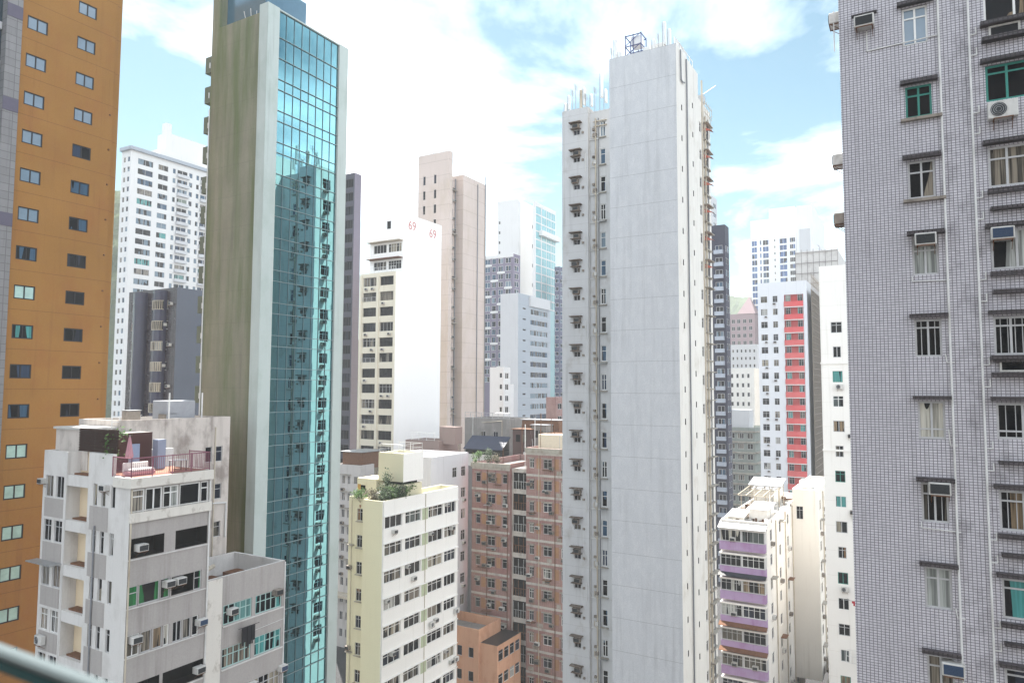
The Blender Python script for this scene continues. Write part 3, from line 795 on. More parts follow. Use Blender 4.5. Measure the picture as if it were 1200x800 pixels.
body.build()
fin = G.block(gx0, ub - .003, gy0, gy0 + 1.1, 0, gz, m_fin, name='corner_fin'); fin.build()
fin2 = G.block(ue + .003, gx1, gy0, gy0 + .9, 0, gz, m_fin, name='corner_fin'); fin2.build()
mb = MB(); rnd = random.Random(3)
sp = [1.9, .95]; z = gz - .15; zs = [z]; k = 0
z -= 2.4; zs.append(z)
while z > 3:
    z -= sp[(k + 1) % 2] if k else 1.9
    k += 1; zs.append(z)
NB_ = 8
xs = [ub + (ue - ub) * i / NB_ for i in range(NB_ + 1)]
for i in range(NB_):
    for za, zb in zip(zs[1:], zs):
        t1, t2, t3, t4 = (rnd.uniform(-.0009, .0009) for _ in range(4))
        mb.quad((xs[i], gy0 + .2 + t1, za), (xs[i + 1], gy0 + .2 + t2, za), (xs[i + 1], gy0 + .2 + t3, zb), (xs[i], gy0 + .2 + t4, zb))
gf = G.mesh('glass_facade', mb, m_curtain)
mb = MB()
for z in zs: mb.box(ub, ue, gy0 + .1, gy0 + .19, z - .02, z + .02)
o = link('horizontal_mullion', mb.mesh('horizontal_mullion', [m_mull]), gf)
mb = MB()
for x in xs[1:-1]: mb.box(x - .012, x + .012, gy0 + .14, gy0 + .188, zs[-1], zs[0])
link('vertical_mullion', mb.mesh('vertical_mullion', [m_mull_d]), gf)
mb = MB(); mb.box(ub, ue, gy0 + .05, gy0 + 1.0, gz - .14, gz - .02); G.mesh('coping', mb, m_fin)
# rear stair tower above the roof and the glass box beside it
st = G.block(gx0 + .41, gx0 + 3.2, yx(258, gx0 + .4, 10), gy1 - .003, gz - .4, gz + 5, m_green, name='stair_tower'); st.build()
mb = MB(); mb.box(gx0 + 1.2, gx0 + 6, yx(303, gx0, 10) + .5, yx(258, gx0 + .4, 10) - .02, gz - 1.1, gz + 3.2); G.mesh('plant_room', mb, m_bluel if False else plain('blue_glass_block', (0.10, 0.19, 0.26), .1, .3))
mb = MB()
for k in range(5):
    y = gy0 + 1.5 + k * .55; mb.tube((gx0 + .9, y, gz - 1.2), (gx0 + .9 + .3 * math.sin(k), y + .3, gz + .5 + .25 * (k % 2)), .03, 4)
G.mesh('pipe_rack', mb, MT['pipe_white'])
m_box_g = wall('grey_green_balcony', (0.15, 0.18, 0.145), .4, .3)
k = 0
for py in range(78, 480, 35):
    z = ztop(gx0 + .6, gy1 + .5, py)
    mb = MB(); mb.box(gx0 + .5, gx0 + 3.0, gy1 + .001, gy1 + .95, z - .8, z + .75)
    p = G.mesh('balcony', mb, m_box_g)
    mb = MB(); mb.tube((gx0 + .45, gy1 + .25, z - .4), (gx0 + .45, gy1 + .25, z + .1), .06, 5)
    link('lamp_bracket', mb.mesh('lamp_bracket', [MT['pipe_white']]), p)
mb = MB(); mb.tube((gx0 + .32, gy1 - .05, .5), (gx0 + .32, gy1 - .05, gz - 8), .06, 5); G.mesh('drain_pipe', mb, MT['pipe_white'])
G.finish()

# ------------------------------------------------------------------ orange tower on the far left
m_orange = wall('ochre_orange_render', (0.345, 0.172, 0.048), 0.5, 0.4, dark=(0.15, 0.07, 0.03), patch=((0.30, 0.125, 0.04), 0.5, 0.45, 0.68, 0.6), lines=(3.0, 0.85, 0.045, 0.6), grain=0.3)
m_greyt = tile('grey_facade_tile', ((0.22, 0.215, 0.22), (0.19, 0.185, 0.19)), (0.10, 0.10, 0.10), 1.2, 0.6, 0.02, .2)
O = Bld('residential_tower', 'ochre orange tower with black framed double windows and a grey tiled edge strip', 'apartment block', 33.9, 59.0)
oy = 59.0; oxr = xy(119, oy); oxl = xy(3, oy); oxs = xy(-16, oy)
ob = O.block(oxl, oxr, oy, oy + 12, 0, 88, m_orange)
zc0 = zy(95, 51, oy)
for k in range(22):
    z = zc0 + 6 - k * 3.0
    for px, dz in ((83, 0), (23, .0)):
        a = ob.a('-y', px)
        if px == 83: a0 = a - .98
        else: a0 = a - .98
        pn = 'pane_sky' if k < 8 else ('pane_dark' if px == 83 else 'pane_blue')
        if px == 83 and k in (5, 6, 7): pn = 'pane_blue'
        if px == 23 and k in (9, 13, 14, 15, 16, 17, 18, 20): pn = 'pane_mint'
        if px == 23 and k == 10: pn = 'pane_teal'
        ob.win('-y', a0 + .24, a0 + 1.72, z - .53, z + .53, nx=2, tf=0, fw=.09, frame='black', pane=pn, depth=.22, frame_y=.04)
ob.build()
pil = O.block(oxr + .003, oxr + .55, oy + .22, oy + 12, 0, 88, m_orange, name='corner_pier'); pil.build()
for k in range(20):
    mb = MB(); mb.box(oxr - .35, oxr - .25, oy - .1, oy - .001, 12 + k * 3.0, 12.12 + k * 3.0); O.mesh('drain_spout', mb, MT['rust'])
gs = O.block(oxs, oxl - .003, oy - .15, oy + 11, 0, 88, m_greyt, name='grey_strip'); gs.build()
for py in (8, 118, 252): 
    z = zy(20, py, oy); mb = MB(); mb.box(oxs - .02, oxl - .01, oy - .19, oy - .155, z - 1.0, z); O.mesh('dark_band', mb, plain('mauve_grey_panel', (0.10, 0.09, 0.13), .5))
lf = O.block(oxs - 14, oxs - .003, oy + .6, oy + 11, 0, 88, plain('slate_glass_front', (0.06, 0.09, 0.11), .08, .4), name='glass_wall')
for k in range(26):
    mb = MB(); mb.box(oxs - 14, oxs - .05, oy + .42, oy + .59, 10 + k * 3, 10.55 + k * 3); O.mesh('floor_band', mb, MT['alu'])
lf.build()
O.finish()

# ------------------------------------------------------------------ old white walk-up block in the near corner, with its roof terrace
m_wu = wall('grimy_grey_render', (0.40, 0.375, 0.36), 0.6, 0.25, dark=(0.13, 0.11, 0.10), grain=0.25, streak_lo=0.48)
m_wuw = wall('old_white_paint', (0.63, 0.615, 0.60), 0.5, 0.12, dark=(0.22, 0.20, 0.18), patch=((0.45, 0.43, 0.41), 0.8, 0.5, 0.66, 0.5), grain=0.15)
m_well = wall('cream_light_well_paint', (0.66, 0.54, 0.38), 0.3, 0.12)
m_slabw = wall('peeling_white_slab', (0.66, 0.63, 0.58), 0.6, 0.2, dark=(0.2, 0.17, 0.14), patch=((0.30, 0.26, 0.22), 1.5, 0.55, 0.7, 0.8))
Wk = Bld('walk_up_block', 'old white walk-up block with grimy grey window bands, cream light wells and a roof terrace', 'apartment block', 26.45, 42.3)
wx, wy = 26.45, 42.3
wx1 = xy(250, wy)
ys1, ys2, yl = 46.9, 49.4, 52.3
zr = ztop(wx, wy, 562)
m1 = Wk.block(wx, wx1, wy, ys1, 0, zr, {'-x': m_wuw, '-y': m_wu, '*': m_wuw}, roof=MT['roof_pale'])
Wd = wx1 - wx
st_ = 2.93
zt0 = ztop(wx, wy, 576)
rng = random.Random(11)
for k in range(9):
    z1 = zt0 - k * st_
    # street face
    if k == 0:
        m1.win('-y', .08, .95, z1 - 1.5, z1, nx=1, tf=.3, frame='white', pane='pane_curtain', fw=.09)
        m1.win('-y', 1.0, 2.15, z1 - 1.5, z1, nx=[.5], tf=0, frame='white', pane='pane_pale', fw=.09)
        m1.win('-y', 2.2, 3.3, z1 - 1.5, z1, nx=2, tf=.3, frame='white', pane='pane_pale', fw=.09)
        m1.win('-y', 3.36, Wd - .75, z1 - 1.5, z1, nx=1, tf=0, frame='white', pane='pane_dark', fw=.09)
        m1.win('-y', Wd - .72, Wd - .1, z1 - 1.5, z1, nx=1, tf=.3, frame='white', pane='pane_dark', fw=.09)
    elif k in (1, 4):
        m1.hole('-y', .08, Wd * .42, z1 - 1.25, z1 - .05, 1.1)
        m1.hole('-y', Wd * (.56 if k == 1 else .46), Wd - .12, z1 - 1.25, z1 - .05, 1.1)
        m1.ac('-y', .75 if k == 1 else Wd - .5, z1 - .85, 0)
    elif k == 2:
        m1.win('-y', .05, .75, z1 - 1.25, z1, nx=1, tf=.35, pane='pane_green', fw=.06)
        m1.win('-y', .8, 2.2, z1 - 1.25, z1, nx=1, tf=0, pane='pane_green', fw=.06)
        m1.win('-y', 2.25, 2.9, z1 - 1.25, z1, nx=1, tf=0, pane='pane_green', fw=.06)
        m1.hole('-y', 3.0, Wd - 1.05, z1 - 1.2, z1 - .05, 1.0)
        m1.win('-y', Wd - 1.0, Wd - .45, z1 - 1.25, z1, nx=1, tf=.4, pane='pane_green', fw=.06)
        m1.ac('-y', 2.7, z1 - .55, 0); m1.ac('-y', 3.5, z1 - .55, 0)
    else:
        for i, (f0, f1) in enumerate(((.01, .17), (.18, .31), (.32, .44), (.45, .52), (.56, .68), (.69, .80), (.81, .9))):
            m1.win('-y', Wd * f0 + .03, Wd * f1, z1 - 1.3, z1, nx=2 if i in (0, 4) else 1, tf=0 if i % 2 else .0, pane=('pane_curtain', 'pane_brown', 'pane_pale', 'pane_dark')[(i + k) % 4], fw=.06, frame='white' if i % 3 == 0 else 'alu')
        m1.ac('-y', .6, z1 - .5, 0); m1.ac('-y', Wd - .45, z1 - .7, 0, blue=True)
    m1.box('window_sill', '-y', .0, Wd, z1 - 1.36, z1 - 1.30, 0.002, .07, m_wuw)
    # side face: three slits
    for j in range(3):
        px = (108.5, 118.2, 129.5)[j] + 5.5
        a = m1.a('-x', px + 3) - .02
        m1.win('-x', a - .22, a + .22, z1 - 1.25, z1 + .15, nx=1, tf=.25 if k % 2 else 0, pane='pane_dark' if (j + k) % 3 else 'pane', fw=.04)
    if k == 0: m1.ac('-x', m1.a('-x', 133) - .25, z1 - .2, 0, sc=.9)
    if k == 4: m1.ac('-x', m1.a('-x', 130) - .2, z1 - 1.0, 0, sc=.9)
    m1.box('spandrel', '-x', .3, 2.35, z1 - 2.77, z1 - 1.27, 0.0, .02, m_wu)
m1.box('roof_slab', '-y', -.12, Wd + .1, zr - .62, zr, 0.003, .22, m_slabw)
m1.box('roof_slab', '-x', ys1 - wy - 1.7, ys1 - wy, zr - .62, zr, 0.003, .12, m_slabw)
m1.box('window_canopy', '-y', -.05, Wd + .05, zt0 - 2.0, zt0 - 1.40, 0.003, .16, m_slabw)
m1.pipe('-x', [(1.05, .5, .1), (1.05, zr - 3.2, .1)], .05, 'pipe_grey')
m1.pipe('-y', [(Wd - .05, .5, .08), (Wd - .05, zr - .7, .08)], .06, 'pipe_white')
m1.pipe('-y', [(.06, .5, .08), (.06, zr - .7, .08)], .05, 'pipe_cream')
m1.build()
# stepped parapet on the side face
zp = ztop(wx, ys1, 552)
pw = Wk.block(wx - .003, wx + .25, wy + 2.0, ys1 - .003, zr + .003, zr + 1.36, m_wuw, name='parapet_wall'); pw.build()
# recess with light wells
r1 = Wk.block(wx + .9, wx + 6, ys1 + .003, ys2 - .003, 0, ztop(wx, ys1, 556) + 1.2, {'-x': m_well, '*': m_wuw}, name='light_well_wall')
for k in range(10):
    z = zt0 + .55 - k * st_
    mb = MB(); mb.box(wx + .02, wx + .9, ys1 + .01, ys2 - .01, z - .75, z - .05); Wk.mesh('floor_slab', mb, m_wuw)
    mb = MB(); mb.box(wx + .3, wx + .88, ys1 + .5, ys2 - .3, z - .045, z + .06); Wk.mesh('debris_strip', mb, MT['rust'])
r1.build()
ztl = ztop(wx, yl, 529)
l1 = Wk.block(wx, wx + 5.5, ys2, yl, 0, ztl, {'-x': m_wuw, '*': m_wuw}, parapet=1.0, roof=MT['roof_pale'])
for k in range(9):
    z1 = zt0 + .35 - k * st_
    for j, px in enumerate((57.5, 75)):
        a = (.32, 1.62)[j]
        l1.win('-x', a, a + .95, z1 - 1.45, z1, nx=2, tf=.3 if k % 2 else 0, pane=('pane_curtain', 'pane_dark', 'pane', 'pane_brown')[(k + j) % 4], fw=.05, frame='white' if k == 3 else 'alu', bars=5 if k in (2, 3) else 0)
    l1.box('spandrel', '-x', .3, 2.6, z1 - 2.75, z1 - 1.5, 0.0, .02, m_wu)
    if k == 0: l1.ac('-x', .15, z1 - .6, 0, sc=.85)
    if k == 3: condenser(l1, '-x', .95, z1 - 2.3, 0.03)
l1.box('metal_awning', '-x', -.3, 2.7, zt0 + .35 - 2 * st_ + .12, zt0 + .35 - 2 * st_ + .2, 0, .75, 'metal')
l1.build()
# rear block with the taller roof
rx0, rx1, ry0 = 29.2, xy(271, 48.3), 48.3
zrb = ztop(rx1, ry0, 489)
m_rear = wall('weathered_white_wall', (0.58, 0.53, 0.49), 0.8, 0.2, dark=(0.12, 0.10, 0.09), patch=((0.24, 0.20, 0.18), 0.7, 0.5, 0.68, 0.8), streak_lo=.46)
rb = Wk.block(rx0, rx1, ry0, ry0 + 5, 0, zrb, m_rear, parapet=.7, roof=MT['roof'])
Wr = rx1 - rx0
for k in range(6):
    z = zrb - 3.4 - k * st_
    for j, a in enumerate((Wr - 1.9, Wr - .95)):
        rb.win('-y', a - .3, a + .3, z - .1, z + 1.1, nx=1, tf=.35, pane='pane_dark', frame='alu')
rb.pipe('-y', [(Wr - .25, zrb - 9.5, .1), (Wr - .25, zrb - 6.8, .1), (Wr - 1.5, zrb - 6.7, .1)], .06, 'pipe_white')
rb.pipe('-y', [(Wr - 1.4, 5, .1), (Wr - 1.4, zrb - .8, .1)], .05, 'pipe_cream')
rb.build()
for k in range(2):
    a = (2.4, 5.9)[k]; mb = MB(); x = rx1 - (5.0, 2.2)[k]
    mb.tube((x, ry0 + .6, zrb - .7), (x, ry0 + .6, zrb + 1.9), .06, 6); Wk.mesh('vent_pipe', mb, MT['pipe_white'])
# low wing with the open roof
lx0, lx1 = wx1 + .003, xy(339, wy)
zl = ztop(lx1, wy, 657)
m_wing = {'-y': m_wu, '*': m_wuw}
lw = Wk.block(lx0, lx1, wy - .02, wy + 5.7, 0, zl, m_wing, parapet=1.5, roof=MT['roof'])
Wl = lx1 - lx0
lw.box('corner_pilaster', '-y', .0, 1.15, 0.1, zl - .05, 0.002, .10, m_slabw)
for k in range(8):
    z1 = zl - 2.0 - k * st_
    for i in range(2):
        a0 = 1.35 + i * (Wl - 1.5) * .52
        pn = ('pane_teal', 'pane_curtain' if i == 0 else 'pane_teal', 'pane', 'pane_dark')[k % 4]
        lw.win('-y', a0, a0 + (Wl - 1.5) * .46, z1 - 1.35, z1, nx=5, tf=.38, fw=.07, frame='teal_frame' if k in (0, 1) else 'alu', pane=pn)
    lw.box('window_sill', '-y', 1.3, Wl - .1, z1 - 1.46, z1 - 1.38, 0.002, .08, m_wuw)
    if k == 0: lw.ac('-y', 2.0, z1 - .7, 0); lw.ac('-y', Wl - .8, z1 - .35, 0, old=True)
    if k == 2: lw.ac('-y', 3.9, z1 - .5, 0); lw.ac('-y', Wl - .15, z1 - .2, 0, blue=True)
lw.pipe('-y', [(Wl - .03, .5, .06), (Wl - .03, zl - .1, .06)], .05, 'pipe_white')
lw.pipe('-y', [(Wl - 3.0, zl - 3.9, .04), (Wl - 3.0, zl - 4.4, .04), (Wl - .1, zl - 4.3, .04)], .02, 'pipe_white')
lw.build()
mb = MB()
lw_z = zl - 1.5
for (xx, yy, sx, sy, sz, tl) in ((1.4, 1.5, 1.2, .8, .5, .3), (2.6, 2.8, .8, 1.2, .6, .7), (3.6, 1.8, .9, .7, .35, .1), (4.6, 3.4, 1.3, .9, .55, .5)):
    mb.box(lx0 + xx, lx0 + xx + sx, wy + yy, wy + yy + sy, lw_z + .01, lw_z + sz)
o = Wk.mesh('roof_debris', mb, [MT['rust']]); o["kind"] = "stuff"
mb = MB(); mb.box(lx0 + .02, lx0 + .5, wy + 1.6, wy + 3.2, lw_z, lw_z + 2.0); Wk.mesh('roof_door', mb, plain('dull_blue_door', (0.20, 0.22, 0.30), .6))
mb = MB(); mb.tube((lx0 + .3, wy + 1.2, zl + .2), (lx0 + 3.2, wy + 3.6, zl - .15), .16, 8); Wk.mesh('rooftop_duct', mb, MT['pipe_cream'])
# terrace on the main roof
m_rail = plain('mauve_painted_railing', (0.22, 0.075, 0.11), .5)
railing(Wk, [(wx + .02, wy + 2.0, zr), (wx + .02, wy + .02, zr), (wx1 - .1, wy + .02, zr), (wx1 - .1, wy + 2.2, zr)], 1.2, m_rail, 1.3, .13, .022)
m_shed = wall('dark_brown_timber', (0.035, 0.018, 0.014), .3, .4)
sh = Wk.block(wx + 1.2, wx1 - 1.6, wy + 4.2, wy + 5.6, zr + .003, zr + 2.5, plain('dark_red_shed_wall', (0.055, 0.02, 0.017), .7), name='shed_wall', roof=MT['roof']); sh.build()
mb = MB()
for k in range(9): mb.box(wx + .28, wx + .33, wy + 2.1, ys1 + 1.8, zr + 1.38 + k * .165, zr + 1.49 + k * .165)
mb.box(wx + .34, wx + .40, wy + 2.1, ys1 + 1.8, zr + 1.365, zr + 2.86)
o = Wk.mesh('slatted_screen', mb, m_shed)
mb = MB(); mb.box(wx + 2.35, wx + 3.1, wy + 4.1, wy + 4.19, zr + .06, zr + 1.75); Wk.mesh('terrace_door', mb, plain('pale_blue_door', (0.25, 0.33, 0.48), .5))
mb = MB(); mb.box(wx + 3.9, wx + 4.5, wy + 3.3, wy + 3.9, zr + .02, zr + 2.0); Wk.mesh('roof_locker', mb, plain('blue_grey_locker', (0.24, 0.28, 0.38), .5))
mb = MB(); mb.box(wx + .3, wx1 - .15, wy + .12, wy + 4.19, zr + .004, zr + .02); Wk.mesh('terrace_floor', mb, wall('terracotta_terrace_tile', (0.30, 0.15, 0.10), .2, .4))
Wk.finish()
# closed parasol
mb = MB()
prof = [(0.00, 2.45), (0.05, 2.35), (.10, 2.0), (.16, 1.5), (.21, 1.15), (.15, 1.05)]
N = 14; par = thing('closed_parasol', 'closed dusty pink parasol standing on the railed roof terrace', 'parasol', (wx + 1.0, wy + 1.9, zr + .02))
for (r0, za), (r1_, zb) in zip(prof, prof[1:]):
    for k in range(N):
        t0, t1 = 2 * math.pi * k / N, 2 * math.pi * (k + 1) / N
        w0, w1 = (1.25 if k % 2 else .8), (1.25 if (k + 1) % 2 else .8)
        mb.quad((r0 * w0 * math.cos(t0), r0 * w0 * math.sin(t0), za), (r0 * w1 * math.cos(t1), r0 * w1 * math.sin(t1), za), (r1_ * w1 * math.cos(t1), r1_ * w1 * math.sin(t1), zb), (r1_ * w0 * math.cos(t0), r1_ * w0 * math.sin(t0), zb))
link('canopy', mb.mesh('canopy', [plain('dusty_pink_canvas', (0.42, 0.22, 0.26), .85)]), par)
link('pole', MB().tube((0, 0, .05), (0, 0, 2.5), .025, 6).mesh('pole', [MT['metal']]), par)
link('base', bevel_mesh(MB().box(-.25, .25, -.25, .25, 0, .07).mesh('base', [MT['roof']]), .02), par)
m_cush = plain('off_white_cushion', (0.62, 0.58, 0.56), .9)
sf = thing('outdoor_sofa', 'low pale outdoor sofa in the railed corner of the roof terrace', 'sofa', (wx + .55, wy + 1.0, zr + .02))
link('frame', bevel_mesh(MB().box(-.2, 1.5, -.35, .45, .05, .28).mesh('frame', [plain('pink_sofa_base', (0.45, 0.24, 0.26), .8)]), .03), sf)
link('seat_cushion', bevel_mesh(MB().box(-.1, 1.45, -.3, .4, .28, .44).mesh('seat_cushion', [m_cush]), .05), sf)
link('backrest', bevel_mesh(MB().box(-.2, 1.5, .42, .58, .2, .8).mesh('backrest', [m_cush]), .05), sf)
tb = thing('patio_table', 'small dark patio table behind the mauve terrace railing', 'table', (wx + 4.0, wy + 1.2, zr + .02))
link('tabletop', bevel_mesh(MB().box(-.5, .5, -.35, .35, .68, .73).mesh('tabletop', [MT['alu']]), .01), tb)
for sx in (-.42, .42):
    for sy in (-.28, .28): link('leg', MB().tube((sx, sy, 0), (sx, sy, .68), .025, 5).mesh('leg', [m_shed]), tb)
tank('water_tank', 'grey boxy metal water tank on the weathered rear roof of the old walk-up', 36.0 - 1.5, 50.0, zrb - .7 + .01, 2.4, 1.8, 2.0, plain('grey_tank_steel', (0.33, 0.34, 0.37), .5, .1, .2))
mb = MB(); mb.box(rx0 - 1.5, rx0 + 2.5, ry0 - .6, ry0 + 2.8, zr, zr + 3.0)
hut = thing('rooftop_hut', 'white rendered stair hut behind the roof terrace of the old walk-up', 'hut', (rx0 - 1.5, ry0 - .6, zr))
def sub(t, name, mb, mt): return link(name, mb.mesh(name, [mt] if not isinstance(mt, list) else mt), t, -Vector(t.location))
hx, hy = rx0 - 1.9, ry0 + .3
sub(hut, 'wall', MB().box(hx, rx0 - .02, hy, hy + 4, zr, zr + 2.7), m_rear)
sub(hut, 'roof', MB().box(hx - .15, rx0 - .02, hy - .15, hy + 4.1, zr + 2.7, zr + 2.85), MT['roof_pale'])
sub(hut, 'ladder', MB().tube((hx + 1.4, hy - .25, zr), (hx + 1.4, hy - .25, zr + 3.6), .035, 4).tube((hx + 1.95, hy - .25, zr), (hx + 1.95, hy - .25, zr + 3.6), .035, 4)
    .tube((hx + 1.4, hy - .25, zr + .8), (hx + 1.95, hy - .25, zr + .8), .03, 4).tube((hx + 1.4, hy - .25, zr + 1.6), (hx + 1.95, hy - .25, zr + 1.6), .03, 4).tube((hx + 1.4, hy - .25, zr + 2.4), (hx + 1.95, hy - .25, zr + 2.4), .03, 4).tube((hx + 1.4, hy - .25, zr + 3.2), (hx + 1.95, hy - .25, zr + 3.2), .03, 4), MT['pipe_white'])
for i, (xx, yy, hh) in enumerate(((.5, 1.4, 1.3), (1.3, 2.6, .9), (3.2, 1.2, 1.0), (5.4, 2.2, 1.4))):
    x = rx0 + xx + 1.2
    q = thing('roof_cabinet', ('tall pale equipment cabinet on the weathered rear roof', 'low box beside the tall cabinet on the weathered rear roof', 'squat box in front of the grey water tank', 'cabinet at the street end of the weathered rear roof')[i], 'cabinet', (x, ry0 + yy, zrb - .69))
    link('casing', bevel_mesh(MB().box(-.5, .5, -.35, .35, 0, hh).mesh('casing', [MT['ac'] if i % 2 else MT['ac_old']]), .03), q)
    link('lid', MB().box(-.55, .55, -.4, .4, hh + .002, hh + .05).mesh('lid', [MT['metal']]), q)
# laundry
ld = thing('hanging_laundry', 'black trousers hung out on a bar below the teal windows', 'laundry', lw.P('-y', 2.9, zl - 5.0, .6))
p = lw.P('-y', 2.4, zl - 3.75, .55)
mb = MB()
for (xx, ww, ln) in ((.1, .42, 1.0), (.55, .34, 1.25), (.92, .3, 1.05)):
    mb.box(p.x + xx, p.x + xx + ww, p.y - .05, p.y, p.z - ln, p.z)
    mb.box(p.x + xx + .03, p.x + xx + ww * .42, p.y - .045, p.y - .008, p.z - ln - .22, p.z - ln)
mb.tube((p.x - .2, p.y - .02, p.z + .02), (p.x + 1.6, p.y - .02, p.z + .02), .02, 4)
sub(ld, 'cloth', mb, plain('black_cloth', (0.014, 0.014, 0.017), .95))

# ------------------------------------------------------------------ leafy plants
def leafmat(name, c1, c2):
    n = NB(name); n.pos(); f = n.noise(n._p, 2.2, 3, .6)
    return n.done(n.mix(n.mr(f, .35, .68), c1, c2), .6, 0, .3)
m_leaf = leafmat('green_leaf', (0.03, 0.075, 0.015), (0.10, 0.19, 0.04))
m_leaf2 = leafmat('dark_leaf', (0.02, 0.04, 0.015), (0.05, 0.085, 0.03))
m_leaf3 = leafmat('dry_leaf', (0.06, 0.055, 0.03), (0.13, 0.11, 0.06))
m_pot = plain('terracotta_pot', (0.22, 0.10, 0.06), .8)
m_stem = plain('plant_stem', (0.08, 0.06, 0.035), .85)
def bush(name, label, x, y, z, h, r, mt, n=220, seed=1, pot=True, cat='plant', group=None):
    rg = random.Random(seed)
    t = thing(name, label, cat, (x, y, z), group)
    mb = MB(); L = MB()
    zb = .32 if pot else 0
    cl = [(rg.gauss(0, r * .45), rg.gauss(0, r * .45), zb + h * rg.uniform(.35, .95)) for _ in range(9)]
    for c in cl:
        mb.tube((0, 0, zb), c, .025, 4, 0, .008)
    for k in range(n):
        c = rg.choice(cl)
        p = Vector((c[0] + rg.gauss(0, r * .26), c[1] + rg.gauss(0, r * .26), c[2] + rg.gauss(0, h * .12)))
        a = Vector((rg.uniform(-1, 1), rg.uniform(-1, 1), rg.uniform(-.4, .8))).normalized(); b = a.orthogonal().normalized()
        s_ = rg.uniform(.12, .27)
        L.quad(p - b * s_ * .1, p + a * s_ * .5 - b * s_ * .35, p + a * s_, p + a * s_ * .5 + b * s_ * .35)
    link('foliage', L.mesh('foliage', [mt]), t); link('stem', mb.mesh('stem', [m_stem]), t)
    if pot: link('pot', MB().tube((0, 0, 0), (0, 0, .34), .16, 10, 0, .22).mesh('pot', [m_pot]), t)
    return t
bush('potted_shrub', 'bright green leafy shrub behind the slatted screen on the walk-up roof terrace', wx + .75, wy + 3.3, zr + .02, 2.3, .7, m_leaf, 260, 5)

# ------------------------------------------------------------------ cream block with the planted roof
m_cb_y = wall('pale_yellow_render', (0.60, 0.57, 0.42), 0.25, 0.10, dark=(0.30, 0.27, 0.18), grain=0.08, lines=(2.94, .5, .02, .15))
m_cb_w = wall('white_painted_spandrel', (0.80, 0.79, 0.77), 0.35, 0.08, dark=(0.42, 0.40, 0.36), grain=0.08)
m_cb_g = plain('pale_green_spandrel', (0.42, 0.48, 0.33), .7)
K = Bld('apartment_block', 'cream apartment block with long window rows and shrubs in a planter on its roof', 'apartment block', 60.9, 51.4)
c = at(450.5, 78.5); kx, ky = c.x, c.y
kx1, ky1 = xy(538, ky), yx(428, kx)
kz = ztop(kx, ky, 588)
kb = K.block(kx, kx1, ky, ky1, 0, kz, {'-x': m_cb_y, '-y': m_cb_w, '*': m_cb_y}, parapet=1.1, roof=MT['roof_pale'], pt=.25)
Wk_ = kx1 - kx
FLH = 2.94
kw = ztop(kx, ky, 607)
for k in range(10):
    z1 = kw - k * FLH
    for i, (f0, f1, nx) in enumerate(((.03, .235, 3), (.275, .475, 3), (.575, .775, 3), (.80, .965, 3))):
        kb.win('-y', Wk_ * f0, Wk_ * f1, z1 - 1.35, z1, nx=nx, tf=.3 if (i + k) % 3 else 0, fw=.075, frame='white', pane=('pane', 'pane_dark', 'pane_curtain', 'pane')[(i * 3 + k) % 4], depth=.35, frame_y=.12)
        if (i + k * 2) % 5 == 0: kb.ac('-y', Wk_ * (f0 + .1), z1 - (.5 if k % 2 else 2.0), 0)
        if (i * 7 + k) % 6 == 3: kb.ac('-y', Wk_ * (f0 + .03), z1 - .45, 0, sc=.8)
    kb.box('green_panel', '-y', Wk_ * .49, Wk_ * .565, z1 - 1.35, z1, .002, .02, m_cb_g)
    kb.box('window_hood', '-y', .15, Wk_ - .1, z1 + .04, z1 + .12, 0.002, .22, m_cb_w)
    if k > 2 and k % 3 == 1: condenser(kb, '-y', Wk_ * .62, z1 - 2.35, .02)
    if k in (4, 6): condenser(kb, '-y', Wk_ * .97, z1 - 2.1, .02)
kb.pipe('-y', [(Wk_ * .53, .5, .06), (Wk_ * .53, kz - .1, .06)], .04, 'pipe_cream')
kb.pipe('-y', [(.12, .5, .05), (.12, kz - .1, .05)], .04, 'pipe_white')
kb.build()
side = K.block(kx + .55, kx + 7, ky1 + .003, yx(412, kx + .6), 0, kz + .1, {'*': m_cb_y}, name='side_wall', parapet=1.0, roof=MT['roof_pale'])
for k in range(10):
    z1 = kw + .6 - k * FLH
    side.win('-x', side.width('-x') - 1.35, side.width('-x') - .55, z1 - 1.35, z1, nx=2, tf=.3, pane='pane_dark' if k % 3 else 'pane_brown', fw=.05)
    side.box('window_sill', '-x', side.width('-x') - 1.5, side.width('-x') - .4, z1 - 1.5, z1 - 1.4, 0.002, .12, m_band_s)
    if k % 3 == 2: side.ac('-x', .35, z1 - .9, 0, old=True, sc=.9)
    if k % 4 == 1: side.box('window_sill', '-x', .1, .9, z1 - 1.2, z1 - 1.1, 0.002, .4, m_band_s)
side.pipe('-x', [(.5, .5, .08), (.5, kz - .3, .08)], .05, 'pipe_cream')
side.pipe('-x', [(side.width('-x') - .2, .5, .08), (side.width('-x') - .2, kz - .3, .08)], .05, 'pipe_white')
side.build()
px0, py0 = 65.0, 52.0
c = at(474, 82.3); px0, py0 = c.x, c.y
px1, py1 = xy(497, py0), yx(445, px0)
pz = ztop(px0, py0, 532)
ph_lo = K.block(px0 + .15, px1 - .1, py0 + .1, py1 - .1, kz - 1.1, pz - 3.6, m_cb_y, name='penthouse_wall')
ph_lo.win('-x', 1.0, 1.9, pz - 6.0, pz - 4.1, nx=2, tf=.3, pane='pane_dark'); ph_lo.build()
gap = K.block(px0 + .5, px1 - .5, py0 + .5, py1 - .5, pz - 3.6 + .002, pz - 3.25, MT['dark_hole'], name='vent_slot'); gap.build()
ph = K.block(px0, px1, py0, py1, pz - 3.25 + .002, pz, {'-y': m_cb_w, '*': m_cb_y}, name='tank_room_wall', parapet=.25, roof=MT['roof_pale']); ph.build()
